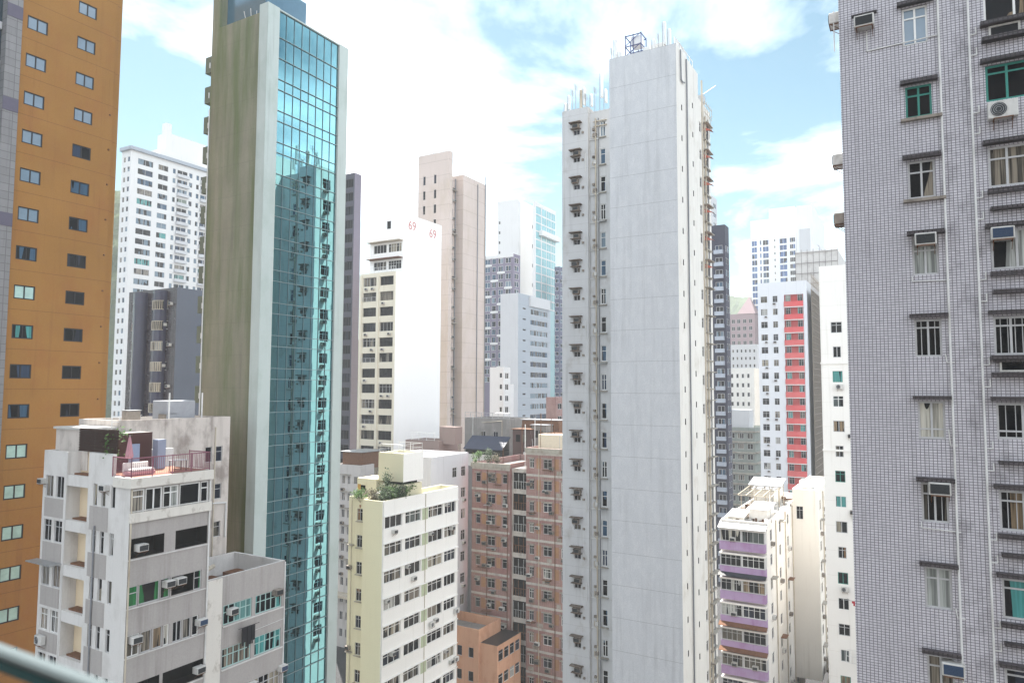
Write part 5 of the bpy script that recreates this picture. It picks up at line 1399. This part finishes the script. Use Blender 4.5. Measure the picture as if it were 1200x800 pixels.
t2.pipe('-y', [(t2.width('-y') - .2, 1, .15), (t2.width('-y') - .2, tz_ - 2, .15)], .12, 'pipe_grey')
for b in (t1, t2, t3): b.build()
for px, h in ((505, 4), (517, 6), (521, 7)): y = yx(px, tu + .4); Tn.mesh('antenna_mast', MB().tube((tu + .4, y, tz_ - 2), (tu + .4, y, tz_ + h * .6), .07, 5), MT['metal'])
for px, h in ((536, 3), (557, 2)): x = xy(px, ty + 2.6); Tn.mesh('antenna_mast', MB().tube((x, ty + 2.6, t3.z1 - 1), (x, ty + 2.6, t3.z1 + h), .07, 5), MT['metal'])
Tn.finish()

# ------------------------------------------------------------------ generic middle and far towers, each with its own plan and facade
def tower(name, label, cat, corner, depth, left, right, py, mat, fx=(), fy=(), fl=3.0, first=1.5, n=30, roof=None, parapet=.8, bands=None, group=None):
    """fx / fy: window columns on the left and right face: (f0, f1, height, columns, frame, pane[, every, balcony])"""
    x0, x1, y0, y1, z1 = far_box(corner, depth, left, right, py)
    b = Bld(name, label, cat, x0, y0, 0, group)
    k_ = b.block(x0, x1, y0, y1, 0, z1, mat, parapet=parapet, roof=roof or MT['roof_pale'])
    zl_ = zlow(x0, y0)
    for f, cols in (('-x', fx), ('-y', fy)):
        W = k_.width(f)
        for k in range(n):
            z = z1 - first - k * fl
            if z - 2 < zl_: break
            for i, cdef in enumerate(cols):
                f0, f1, hh, nx, fr, pn = cdef[:6]
                ev = cdef[6] if len(cdef) > 6 else 1
                if ev > 1 and k % ev: continue
                p_ = pn[(k * 3 + i * 5 + (k * k) % 7) % len(pn)] if isinstance(pn, (list, tuple)) else pn
                k_.win(f, W * f0, W * f1, z - hh, z, nx=nx, tf=0, fw=.09, frame=fr, pane=p_, simple=True, depth=.3)
                if len(cdef) > 7 and b.count('balcony'):
                    k_.box('balcony', f, W * f0 - .2, W * f1 + .2, z - hh - .5, z - hh + .45, .002, .9, cdef[7])
            if bands: k_.box('floor_band', f, .0, W, z + bands[0], z + bands[1], .002, bands[2], bands[3])
    k_.build()
    return b, k_
PD, PB, PC = 'pane_dark', 'pane_blue', 'pane_curtain'
m_wt = wall('white_tower_tile', (0.66, 0.655, 0.65), .25, .08, dark=(.35, .33, .3))
m_wtg = wall('pale_grey_tower_tile', (0.50, 0.51, 0.53), .25, .1)
m_gr = wall('blue_grey_cladding', (0.33, 0.37, 0.42), .2, .1, lines=(3.6, 0, .06, .4))
mixp = ['pane_blue', 'pane_blue', 'pane_teal', 'pane_dark', 'pane_blue', 'pane_curtain']
b, k_ = tower('residential_tower', 'white residential tower with rows of blue windows and small balconies behind the dark block', 'apartment block', 143, 205, 131.5, 262, 172, m_wt,
      fx=((.2, .42, 1.5, 1, 'alu', 'pane_curtain'), (.62, .85, 1.5, 1, 'alu', 'pane_blue')),
      fy=((.06, .2, 1.8, 2, 'alu', mixp), (.25, .345, 1.7, 2, 'alu', mixp), (.39, .42, 1.6, 1, 'alu', PB), (.435, .54, 1.9, 2, 'white', mixp, 1, m_wtg), (.555, .59, 1.6, 1, 'alu', PB), (.63, .66, 1.6, 1, 'alu', PB), (.675, .78, 1.9, 2, 'white', mixp, 1, m_wtg), (.80, .83, 1.6, 1, 'alu', PB), (.88, .97, 1.7, 2, 'alu', mixp)), first=3.2, n=26, fl=3.0)
zt_ = k_.z1; W = k_.width('-y')
k_.box('cornice', '-y', -.6, W, zt_ - 1.3, zt_ - .3, .002, .8, m_gr); k_.box('cornice', '-x', 0, k_.width('-x'), zt_ - 1.3, zt_ - .3, .002, .8, m_gr)
mb = MB(); mb.box(k_.x0 + W * .3, k_.x0 + W * .98, k_.y0 + 2, k_.y0 + 9, zt_ - .8, zt_ + 2.5); b.mesh('roof_wall', mb, m_wt)
mb = MB(); mb.box(k_.x0 + W * .40, k_.x0 + W * .80, k_.y0 + 4, k_.y0 + 9, zt_ + 2.51, zt_ + 9); mb.box(k_.x0 + W * .385, k_.x0 + W * .44, k_.y0 + 3.9, k_.y0 + 6, zt_ + 2.51, zt_ + 12); b.mesh('tank_room_wall', mb, m_wt)
b.finish()
m_dkt = tile('dark_purple_tile', ((0.035, 0.025, 0.035), (0.025, 0.018, 0.028)), (0.012, 0.01, 0.012), .6, .3, .02, .4, .25, .3)
m_slate = wall('slate_blue_render', (0.105, 0.12, 0.155), .2, .15)
b, k_ = tower('dark_apartment_block', 'dark purple tiled block with curved bays and a plain slate blue end wall', 'apartment block', 203.5, 104, 147, 247, 338, {'-x': m_dkt, '-y': m_slate, '*': m_slate},
      fx=((.72, .84, 1.3, 2, 'alu', ('pane_curtain', PD, 'pane')), (.06, .16, 1.3, 2, 'alu', ('pane_brown', PD, PC))), first=1.8, n=14, fl=3.05)
W = k_.width('-x')
mb = MB(); cxx, zt_ = k_.x0, k_.z1
for (f, rr) in ((.70, 1.25), (.30, 1.35)):
    mb = MB(); yc = k_.y1 - W * f; N = 12
    pts = [(cxx - .2 - rr * .75 * math.sin(math.pi * i / N), yc + rr * math.cos(math.pi * i / N)) for i in range(N + 1)]
    for (a, c_) in zip(pts, pts[1:]): mb.quad((*a, 0), (*c_, 0), (*c_, zt_ - .4), (*a, zt_ - .4))
    for i in range(1, N): mb.tri((*pts[0], zt_ - .4), (*pts[i], zt_ - .4), (*pts[i + 1], zt_ - .4))
    mb.quad((cxx + .02, yc + rr, 0), (pts[0][0], yc + rr, 0), (pts[0][0], yc + rr, zt_ - .4), (cxx + .02, yc + rr, zt_ - .4)); mb.quad((pts[-1][0], yc - rr, 0), (cxx + .02, yc - rr, 0), (cxx + .02, yc - rr, zt_ - .4), (pts[-1][0], yc - rr, zt_ - .4))
    bay = b.mesh('curved_bay', mb, plain('glossy_navy_tile', (0.022, 0.022, 0.055), .18, 0, .4, .6))
    if f > .5:
        for k in range(12):
            z = zt_ - 1.9 - k * 3.05
            mb = MB()
            for (a, c_) in list(zip(pts, pts[1:]))[1:-1]:
                a_, c2 = Vector((*a, 0)), Vector((*c_, 0)); nn = Vector((-.03, 0, 0))
                mb.quad(a_ + nn + Vector((0, 0, z - 1.3)), c2 + nn + Vector((0, 0, z - 1.3)), c2 + nn + Vector((0, 0, z)), a_ + nn + Vector((0, 0, z)))
                mb.tube(a_ + nn + Vector((0, 0, z - 1.3)), a_ + nn + Vector((0, 0, z)), .05, 4, 1)
                mb.tube(a_ + nn + Vector((0, 0, z)), c2 + nn + Vector((0, 0, z)), .05, 4, 1); mb.tube(a_ + nn + Vector((0, 0, z - 1.3)), c2 + nn + Vector((0, 0, z - 1.3)), .05, 4, 1)
            o = b.mesh('bay_window', mb, [MT[('pane_curtain', PD, 'pane', PC)[k % 4]], MT['pipe_cream']])
for k in range(10): k_.ac('-x', W * .78 if k % 2 else W * .9, zt_ - 2.6 - k * 3.05, 0)
b.finish()
b, k_ = tower('office_tower', 'slim dark purple tower seen edge on past the glass tower', 'office tower', 411, 150, 396, 419, 203, {'-x': wall('dark_glass_wall', (0.05, 0.05, 0.07), .2, .3, lines=(3, 0, .12, .6), rough=.3), '*': wall('mauve_grey_cladding', (0.17, 0.155, 0.20), .25, .2, lines=(3, 0, .06, .3))}, fx=((.3, .9, 1.9, 3, 'black', PD),), first=1.2, n=30)
b.finish()
b, k_ = tower('apartment_block', 'dirty white block with dark windows between the glass tower and the cream block', 'apartment block', 424, 128, 394, 440, 546, wall('dirty_white_render', (0.50, 0.48, 0.47), .7, .25, dark=(.1, .09, .08)),
      fx=((.1, .2, 1.5, 2, 'alu', (PD, 'pane')), (.3, .42, 1.5, 2, 'alu', (PD, PC)), (.52, .62, 1.5, 2, 'alu', (PD, 'pane')), (.75, .9, 1.4, 2, 'alu', PD)), first=2.0, n=10)
for k in range(6):
    k_.ac('-x', k_.width('-x') * .36, k_.z1 - 4.6 - k * 3, 0, old=True)
    k_.box('window_hood', '-x', k_.width('-x') * .28, k_.width('-x') * .66, k_.z1 - 1.8 - k * 3, k_.z1 - 1.7 - k * 3, .002, .5, m_band_s)
mb = MB(); mb.box(k_.x0 + 1, k_.x0 + 7, k_.y0 + .5, k_.y1 - 1, k_.z1 - .79, k_.z1 + 2.2); b.mesh('roof_shack', mb, MT['rust'])
mb = MB(); mb.box(k_.x0 + .6, k_.x0 + 7.5, k_.y0 + .2, k_.y1 - .6, k_.z1 + 2.21, k_.z1 + 2.3); b.mesh('shack_roof', mb, MT['metal'])
k_.box('street_canopy', '-x', -.5, k_.width('-x'), 9.2, 9.6, .002, 2.0, MT['pipe_cream'])
b.finish()
m_taupe = wall('taupe_render', (0.235, 0.18, 0.165), .35, .2)
b, k_ = tower('apartment_block', 'taupe block with few small square windows behind the cream penthouse', 'apartment block', 515, 112, 476, 537, 517, m_taupe, fx=((.62, .78, 1.8, 2, 'alu', PD),), fy=((.25, .45, 1.4, 1, 'black', PD), (.72, .86, 1.3, 1, 'black', PD)), first=3.0, n=9, fl=3.2, parapet=.5)
mb = MB(); mb.box(k_.x0 + 1, k_.x0 + 3, k_.y1 - 9, k_.y1 - 6, k_.z1 - .49, k_.z1 + 2.2); b.mesh('roof_hut', mb, m_taupe)
railing(b, [(k_.x0 + .2, k_.y1 - 1, k_.z1), (k_.x0 + .2, k_.y0 + 1, k_.z1)], 1.2, MT['pipe_white'], 1.5, 0, .025, mid=True)
b.finish()
m_lil = wall('lilac_white_render', (0.60, 0.595, 0.63), .35, .12)
yq = 58.3
Nw = Bld('apartment_block', 'narrow lilac white block with two window columns between the cream and pink blocks', 'apartment block', xy(506, yq), yq)
nb = Nw.block(xy(506, yq), xy(549.5, yq), yq, yq + 9, 0, ztop(xy(549, yq), yq, 530), m_lil, parapet=.3, roof=MT['roof_pale'])
W = nb.width('-y')
for k in range(10):
    z = nb.z1 - 1.9 - k * 3.05
    for f in (.62, .86):
        nb.win('-y', W * f - .55, W * f + .55, z - 1.4, z, nx=2, tf=.3, fw=.06, pane='pane_dark' if (k + int(f * 10)) % 2 else 'pane')
        if k % 2: nb.ac('-y', W * f, z - 1.95, 0, sc=.9)
nb.build(); Nw.finish()
# rooftop structures behind the pink block
m_oldc = wall('blackened_concrete', (0.23, 0.22, 0.21), .8, .5, dark=(.05, .05, .05), patch=((.36, .34, .32), .5, .5, .7, .6))
x0 = 108.0
Rf = Bld('old_tenement', 'old tenement with a blackened concrete roof room and navy tarpaulin on top', 'apartment block', x0, yx(598, x0))
zt_ = ztop(x0, yx(570, x0), 547)
rb_ = Rf.block(x0, x0 + 16, yx(599, x0), yx(536, x0), 0, zt_, m_oldc, parapet=.8, roof=MT['roof']); rb_.build()
zz_ = ztop(x0 + 4, yx(570, x0 + 4), 490)
r2_ = Rf.block(x0 + 4, x0 + 12, yx(597, x0 + 4), yx(545, x0 + 4), zt_ - .8, zz_, m_oldc, parapet=.3, roof=MT['roof'], name='roof_room_wall')
W = r2_.width('-x')
for f in (.42, .70): r2_.win('-x', W * f - .5, W * f + .5, zz_ - 3.6, zz_ - 2.4, nx=2, tf=0, pane='pane_dark')
r2_.pipe('-x', [(W * .2, zt_, .15), (W * .2, zz_ + .8, .15)], .06, 'pipe_white'); r2_.pipe('-x', [(W * .85, zt_, .15), (W * .85, zz_ - .4, .15), (W * .4, zz_ - .8, .15)], .06, 'pipe_cream')
r2_.build()
railing(Rf, [(x0 + 4.1, r2_.y1, zz_), (x0 + 4.1, r2_.y0, zz_)], 1.0, MT['metal'], 1.2, 0, .03, mid=True)
mb = MB(); ya_, yb_ = yx(590, x0 + 1), yx(545, x0 + 1)
za_ = ztop(x0 + 1, (ya_ + yb_) / 2, 526); zb_ = ztop(x0 + 3, (ya_ + yb_) / 2, 511)
mb.quad((x0 + .6, ya_, za_), (x0 + 3.6, ya_, zb_), (x0 + 3.6, yb_, zb_), (x0 + .6, yb_, za_)); mb.quad((x0 + .6, ya_, za_ - .1), (x0 + .6, yb_, za_ - .1), (x0 + 3.6, yb_, zb_ - .1), (x0 + 3.6, ya_, zb_ - .1)); mb.quad((x0 + .6, ya_, za_ - .1), (x0 + .6, ya_, za_), (x0 + .6, yb_, za_), (x0 + .6, yb_, za_ - .1))
Rf.mesh('tarpaulin', mb, plain('navy_tarpaulin', (0.03, 0.04, 0.075), .4, 0, .4, 1))
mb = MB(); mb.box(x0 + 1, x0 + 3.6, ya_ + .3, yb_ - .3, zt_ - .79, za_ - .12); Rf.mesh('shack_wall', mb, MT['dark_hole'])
mb = MB(); mb.box(x0 + .25, x0 + .4, r2_.y0 + 1, r2_.y1 - 1, zt_ + .003, ztop(x0, yx(570, x0), 533)); Rf.mesh('parapet_wall', mb, m_slabw)
Rf.finish()
x0 = 104.0
Sk = Bld('rooftop_shacks', 'rusty brown rooftop shacks and pipes crowded beside the pale tower', 'shack', x0, yx(662, x0))
sk = Sk.block(x0, x0 + 14, yx(668, x0), yx(602, x0), 0, ztop(x0, yx(630, x0), 540), m_oldc, roof=MT['roof'], parapet=.4); sk.build()
m_brn = wall('brown_sheet_wall', (0.085, 0.05, 0.045), .6, .4)
for i, (pa, pb, py, dx, mt) in enumerate(((601, 622, 503, 2.0, m_brn), (623, 640, 498, 3.5, m_oldc), (636, 668, 508, 2.8, m_bandp), (612, 655, 492, 6.0, MT['rust']))):
    xa = x0 + dx; mb = MB(); mb.box(xa, xa + 2.6, yx(pb, xa), yx(pa, xa), sk.z1 - .39, ztop(xa, yx((pa + pb) / 2, xa), py)); p = Sk.mesh('shack_wall', mb, mt)
    mb = MB(); zt2 = ztop(xa, yx((pa + pb) / 2, xa), py); mb.box(xa - .3, xa + 2.8, yx(pb, xa) - .2, yx(pa, xa) + .2, zt2 + .002, zt2 + .1); Sk.mesh('shack_roof', mb, m_sheetg if i % 2 else MT['rust'])
    mb = MB()
    for j in range(2):
        y = yx(pa + (pb - pa) * (.3 + .35 * j), xa); mb.box(xa - .03, xa - .002, y - .4, y + .4, zt2 - 2.1, zt2 - .9)
        Sk.mesh('window', mb, MT['pane_dark']); mb = MB()
for px, py in ((612, 497), (627, 489), (634, 484), (646, 490), (650, 497)):
    y = yx(px, x0 + 1); Sk.mesh('vent_pipe', MB().tube((x0 + 1, y, sk.z1 - .4), (x0 + 1, y, ztop(x0 + 1, y, py)), .07, 5), MT['pipe_white' if px % 2 else 'rust'])
for px in (618, 641, 655):
    y = yx(px, x0 + .5); Sk.mesh('equipment_cabinet', MB().box(x0 + .4, x0 + 1.4, y - .7, y + .7, sk.z1 - .39, sk.z1 + 1.3), MT['ac'])
Sk.finish()

# ------------------------------------------------------------------ hazy towers in the middle
m_gt = wall('pale_teal_glass', (0.26, 0.42, 0.45), .1, .2, rough=.15)
b, k_ = tower('office_tower', 'pale tower with a teal glass front and a white frame, far down the street', 'office tower', 627, 262, 624, 651.5, 236, {'-y': m_wt, '*': m_wt},
      fy=((.03, .28, 2.85, 1, 'alu', 'pane_bright_teal'), (.31, .53, 2.85, 2, 'white', 'pane_bright_teal'), (.54, .76, 2.85, 2, 'white', 'pane_bright_teal'), (.77, .98, 2.85, 2, 'white', 'pane_bright_teal')), first=1.5, n=36, fl=3.2)
k_.box('sky_lobby_canopy', '-y', 3, k_.width('-y') + 1, k_.z1 - 12.4, k_.z1 - 10.4, .002, 1.5, m_wt); b.finish()
b, k_ = tower('residential_tower', 'blank white tower with one dark vertical slot beside the teal glass tower', 'apartment block', 607, 275, 582, 625, 233, m_wt, fx=((.06, .14, 1.2, 1, 'alu', PD),), fy=((.9, .96, 1.6, 1, 'alu', PD, 2),), first=8, n=24, fl=4)
k_.box('recess_strip', '-y', 0, 1.6, 2, k_.z1 - 1, .002, .05, m_wtg); b.finish()
b, k_ = tower('residential_tower', 'purple grey and white checkered tower with square framed windows', 'apartment block', 601, 238, 566, 609, 297, wall('purple_grey_tile', (0.17, 0.15, 0.21), .2, .2),
      fx=((.05, .22, 1.9, 2, 'white', PB), (.28, .42, 1.9, 1, 'white', PB), (.5, .66, 1.9, 2, 'white', PB), (.74, .92, 1.9, 2, 'white', PB)), fy=((.2, .8, 1.9, 2, 'white', PB),), first=1.2, n=16, fl=2.7)
W = k_.width('-x')
for k in range(14):
    f = (.02, .46, .24, .70)[k % 4]; k_.box('white_panel', '-x', W * f, W * f + W * .26, k_.z1 - 3.8 - k * 2.7, k_.z1 - 3.1 - k * 2.7, .002, .15, m_wt)
k_.box('white_panel', '-x', 0, W, k_.z1 - 1.1, k_.z1, .002, .15, m_wt); b.finish()
x0, x1, y0, y1, z1_ = far_box(607, 215, 586, 651, 344)
b, k_ = tower('office_tower', 'blue grey office tower with a blank side and a stack of dark strip windows', 'office tower', 607, 215, 586, 645, 343, {'-x': m_wtg, '-y': m_gr, '*': m_gr}, fy=((.36, .9, 1.7, 3, 'alu', PB), (.13, .22, .5, 1, 'black', PD)), first=4.2, n=16, fl=3.3)
k_.box('entrance_arch', '-y', k_.width('-y') * .32, k_.width('-y') * .95, k_.z1 - 3.4, k_.z1 - .2, .002, .5, m_wtg)
mb = MB(); mb.box(k_.x1 + .003, x1, y0 + .4, y0 + 6, 0, z1_ - 3); b.mesh('glass_strip', mb, m_gt); b.finish()
b, k_ = tower('residential_tower', 'small stepped white tower in front of the blue grey office tower', 'apartment block', 590, 188, 574, 598, 430, m_wt, fy=((.25, .75, 1.6, 2, 'white', PD),), fx=((.7, .9, 1.4, 1, 'white', PD),), first=1.5, n=10)
mb = MB(); mb.box(k_.x1 + .003, k_.x1 + 2.4, k_.y0 + .3, k_.y0 + 5, 0, k_.z1 - 4.5); b.mesh('lower_step', mb, m_wt); b.finish()
b, k_ = tower('residential_tower', 'thin dark indigo tower half hidden behind the central pencil tower', 'apartment block', 655.5, 260, 650, 668, 312, wall('indigo_tile', (0.09, 0.10, 0.16), .2, .2), fx=((.1, .9, 1.4, 1, 'white', PB),), fy=((.1, .5, 1.4, 2, 'white', PB), (.6, .9, 1.4, 2, 'white', PB)), first=1.6, n=24); b.finish()
b, k_ = tower('apartment_block', 'small dusty salmon block seen between the shacks and the pencil tower', 'apartment block', 652, 168, 640, 668, 465, m_pink, fy=((.1, .4, 1.4, 2, 'alu', PD), (.55, .85, 1.4, 2, 'alu', PD)), first=1.5, n=6); b.finish()

# ------------------------------------------------------------------ right of the pencil tower
m_char = wall('charcoal_tile', (0.028, 0.031, 0.056), .2, .2)
m_wbal = plain('pale_balcony_glass', (0.34, 0.38, 0.45), .15, 0, .2, 1)
b, k_ = tower('residential_tower', 'charcoal tower with a column of pale glass balconies behind the pencil tower', 'apartment block', 852.5, 170, 831, 857, 262, m_char, fx=((.45, .85, 1.7, 2, 'alu', (PB, PD, PB), 1, m_wbal),), fy=((.1, .45, 1.5, 1, 'alu', PB), (.55, .9, 1.5, 1, 'alu', PB)), first=5.0, n=28, fl=3.0); b.finish()
b, k_ = tower('residential_tower', 'pale grey tower slice rising just behind the charcoal tower', 'apartment block', 838, 215, 830, 843.5, 228, m_wtg, fy=((.2, .8, 1.4, 1, 'alu', PB),), first=2, n=10); b.finish()
m_mauve = wall('mauve_pink_render', (0.30, 0.22, 0.235), .2, .15)
b, k_ = tower('residential_tower', 'mauve pink tower with a hipped roof far down the street', 'apartment block', 886, 330, 857, 892, 366, m_mauve, fx=((.06, .2, 1.9, 2, 'alu', PD), (.28, .42, 1.9, 2, 'alu', PD), (.52, .66, 1.9, 2, 'alu', PD), (.76, .9, 1.9, 2, 'alu', PD)), first=2.5, n=16, fl=3.4)
mb = MB(); ap = Vector(((k_.x0 + k_.x1) / 2, (k_.y0 * .7 + k_.y1 * .3), k_.z1 + 9)); cs = [Vector((k_.x0 - .5, k_.y0 - .5, k_.z1 + .01)), Vector((k_.x1 + .5, k_.y0 - .5, k_.z1 + .01)), Vector((k_.x1 + .5, k_.y0 + (k_.y1 - k_.y0) * .7, k_.z1 + .01)), Vector((k_.x0 - .5, k_.y0 + (k_.y1 - k_.y0) * .7, k_.z1 + .01))]
for i in range(4): mb.tri(cs[i], cs[(i + 1) % 4], ap)
b.mesh('hipped_roof', mb, m_mauve); b.finish()
b, k_ = tower('apartment_block', 'pale grey block with many small windows in front of the mauve tower', 'apartment block', 888, 285, 857, 893, 402, m_wtg, fx=[(f, f + .07, 1.3, 1, 'alu', PD) for f in (.06, .22, .38, .54, .70, .86)], first=2, n=16); b.finish()
b, k_ = tower('apartment_block', 'cream block with square dark windows above the old grey green block', 'apartment block', 884, 250, 855, 890, 430, m_cream, fx=[(f, f + .1, 1.5, 1, 'alu', PD) for f in (.06, .28, .5, .72)], first=2, n=14, fl=3.3); b.finish()
m_oldg = wall('old_grey_green_render', (0.22, 0.25, 0.23), .6, .3, dark=(.05, .06, .06))
b, k_ = tower('old_tenement', 'old grey green tenement with stained balconies below the cream block', 'apartment block', 884, 205, 851, 896, 500, m_oldg, fx=((.1, .28, 1.6, 2, 'alu', (PD, 'pane')), (.38, .6, 1.6, 3, 'alu', (PD, PC)), (.72, .92, 1.6, 2, 'alu', PD)), first=1.6, n=9, fl=3.0, bands=(.25, .6, .8, m_band_s))
mb = MB(); mb.box(k_.x0 + 2, k_.x0 + 8, k_.y0 + 2, k_.y0 + 8, k_.z1 - .79, k_.z1 + 5.0); b.mesh('tank_room_wall', mb, m_wtg)
mb = MB(); mb.box(k_.x0 + 3, k_.x0 + 9, k_.y1 - 4.5, k_.y1 - 1, k_.z1 - .79, k_.z1 + 4.0); b.mesh('stair_hut', mb, m_pw2); b.finish()
m_twin = wall('white_high_rise_tile', (0.70, 0.71, 0.72), .15, .08)
b, k_ = tower('residential_tower', 'white high rise with stacks of deep blue balcony windows and a stepped crown', 'apartment block', 937, 330, 883, 962, 252, m_twin, fx=((.02, .14, 2.5, 2, 'white', 'pane_deepblue'), (.2, .24, 2.2, 1, 'white', 'pane_deepblue'), (.27, .40, 2.5, 2, 'white', ('pane_deepblue', PB)), (.52, .55, 1.2, 1, 'white', PD), (.64, .80, 2.5, 2, 'white', 'pane_deepblue'), (.86, .98, 2.2, 3, 'white', (PD, 'pane_deepblue'))), first=10.0, n=28, fl=3.15)
W = k_.width('-x'); yA = yx(905, k_.x0 - .2)
k2_ = b.block(k_.x0 + .3, k_.x1 - 1, k_.y0 + .3, yA, k_.z1 + .003, ztop(k_.x0, k_.y0, 240), m_twin, name='roof_crown', parapet=.5); k2_.build(); b.finish()
b, k_ = tower('residential_tower', 'white high rise wing with a blank front and dark windows along its street face', 'apartment block', 957, 290, 938, 971, 238, m_twin, fy=((.35, .55, 2.3, 1, 'alu', 'pane_deepblue'), (.6, .9, 2.3, 2, 'alu', 'pane_deepblue')), first=14, n=24)
k_.box('plain_panel', '-x', 1, k_.width('-x') - 1, k_.z1 - 22, k_.z1 - 10, .002, .15, m_wtg); b.finish()
# scaffolded building behind, wrapped in white netting
m_net = wall('white_scaffold_netting', (0.60, 0.58, 0.56), .3, .25, patch=((.36, .33, .32), .5, .5, .65, .5))
x0, x1, y0, y1, z1_ = far_box(986, 225, 936, 996, 290)
Sc = Bld('scaffolded_building', 'building wrapped in pale netting and bamboo scaffolding behind the red striped block', 'apartment block', x0, y0)
sc_ = Sc.block(x0, x1, y0, y1, 0, z1_, m_net, parapet=.5); sc_.build()
mb = MB(); W = sc_.width('-x')
for k in range(8): mb.tube(sc_.P('-x', W * k / 7, z1_ - 30, .5), sc_.P('-x', W * k / 7, z1_ + .6, .5), .09, 4)
for k in range(8): mb.tube(sc_.P('-x', 0, z1_ - .5 - k * 3.4, .5), sc_.P('-x', W, z1_ - .5 - k * 3.4, .5), .12, 4)
Sc.mesh('bamboo_scaffold', mb, plain('grey_bamboo', (0.16, 0.14, 0.13), .8)); Sc.finish()
# white block with the red balcony stripe, bamboo scaffold on its street side
m_redw = wall('pale_blue_white_render', (0.66, 0.68, 0.72), .25, .1)
m_red = wall('coral_red_render', (0.62, 0.13, 0.13), .2, .3, patch=((0.60, 0.035, 0.05), .12, .5, .62, .5))
x0, x1, y0, y1, z1_ = far_box(948, 162, 890, 966, 327)
Rd = Bld('apartment_block', 'white block with a coral red balcony stripe running down its front', 'apartment block', x0, y0)
rd = Rd.block(x0, x1, y0, y1, 0, z1_, m_redw, parapet=.8, roof=MT['roof_pale'])
W = rd.width('-x')
for k in range(18):
    z = z1_ - 3.2 - k * 3.0
    for f, wd in ((.13, 1.5), (.36, 1.1)):
        rd.win('-x', W * f - wd / 2, W * f + wd / 2, z - 1.5, z, nx=2, tf=.3, fw=.06, frame='alu', pane=('pane', PD, PC, PD)[(k * 3 + int(f * 9)) % 4], depth=.25)
    if k % 2: rd.ac('-x', W * .13 + .4, z - 2.05, 0, sc=.9)
    if k % 3 == 0: rd.ac('-x', W * .36 - .2, z - 2.05, 0, old=True, sc=.9)
    rd.hole('-x', W * .545, W * .93, z - 1.55, z + .1, .9, m_red)
    mb = MB(); N = 10; ya_, yb_ = y1 - W * .54, y1 - W * .93
    arc = [(x0 - .003 - .55 * math.sin(math.pi * (.15 + .7 * i / N)), ya_ + (yb_ - ya_) * i / N) for i in range(N + 1)]
    for a, c_ in zip(arc, arc[1:]): mb.quad((*a, z - 2.75), (*c_, z - 2.75), (*c_, z - 1.5), (*a, z - 1.5)); mb.quad((*a, z - 1.5), (*c_, z - 1.5), (x0, c_[1], z - 1.5), (x0, a[1], z - 1.5))
    Rd.mesh('balcony_apron', mb, m_red)
    mb = MB()
    for a, c_ in zip(arc, arc[1:]): mb.quad((a[0] - .03, a[1], z - 2.92), (c_[0] - .03, c_[1], z - 2.92), (c_[0] - .03, c_[1], z - 2.76), (a[0] - .03, a[1], z - 2.76))
    Rd.mesh('floor_band', mb, MT['white'])
    for f in (.62, .86):
        a = W * f; mb = win_mb(1.05, 1.5, 2, .3, .06, 0, .05); q = pane_mb(1.05, 1.5, .03); q.m = [1]; mb.add(q, Matrix())
        me = mb.mesh('balcony_window', [MT['alu'], MT['pane_teal' if (k + int(f * 10)) % 3 == 0 else PD]])
        rd.place('balcony_window', me, '-x', a - .5, z - 1.5, -.2)
rd.build()
m_nav = wall('dark_scaffold_netting', (0.045, 0.04, 0.038), .4, .4)
Wy = rd.width('-y')
mb = MB(); mb.box(x0 + .3, x1, y0 - .9, y0 - .85, 6, z1_ - 2); Rd.mesh('scaffold_netting', mb, m_nav)
mb = MB()
for k in range(18): mb.tube((x0 + .4 + k * Wy / 18, y0 - 1.0, 5), (x0 + .4 + k * Wy / 18, y0 - 1.0, z1_ + 1.5), .07, 4)
k = 0
while k * 1.5 < z1_ - 5: mb.tube((x0 + .2, y0 - 1.05, 6 + k * 1.5), (x1, y0 - 1.05, 6 + k * 1.5), .06, 4); k += 1
Rd.mesh('bamboo_scaffold', mb, plain('bamboo_pole', (0.30, 0.25, 0.20), .8)); Rd.finish()

# ------------------------------------------------------------------ blocks standing round the viewpoint, outside the frame
def plain_block(label, x0, x1, y0, y1, h, mat, faces):
    b = Bld('apartment_block', label, 'apartment block', x0, y0); k_ = b.block(x0, x1, y0, y1, 0, h, mat, parapet=.8, roof=MT['roof'])
    for f in faces:
        W = k_.width(f); nc = int(W / 3.2)
        for k in range(int(h / 3) - 1):
            for i in range(nc): k_.win(f, W * (i + .25) / nc, W * (i + .75) / nc, h - 2.8 - k * 3, h - 1.3 - k * 3, nx=2, tf=0, frame='alu', pane='pane_dark', simple=True)
    k_.build(); b.finish()
plain_block("grey block with the balcony the view is taken from", -16, -1.1, -14, 16, 70, m_wu, ('+x',))
plain_block("unseen pale block added across the street behind the grey tiled tower", 30, 75, -34, -21, 44, m_cream, ('+y',))  # added out of view to darken the lower -y walls

# ------------------------------------------------------------------ the viewer's own balcony rail, close by
hr = thing('balcony_rail', 'blurred grey and teal balcony rail in the bottom corner, close to the viewer', 'railing', (.5, 1.0, CAM_Z - 1.2))
zq = hit(50, 775, 0, .5).z
rail = MB(); rail.box(.489, .511, -1.6, 4, zq - .012, zq)
link('top_rail', bevel_mesh(rail.mesh('top_rail', [plain('satin_steel', (0.09, 0.115, 0.125), .65, .0, .2, spec=.1)]), .004), hr, -Vector(hr.location))
sub(hr, 'glass_edge', MB().box(.494, .506, -1.6, 4, zq - .028, zq - .0145), plain('teal_glass_edge', (0.012, 0.06, 0.07), .15, 0, .1))
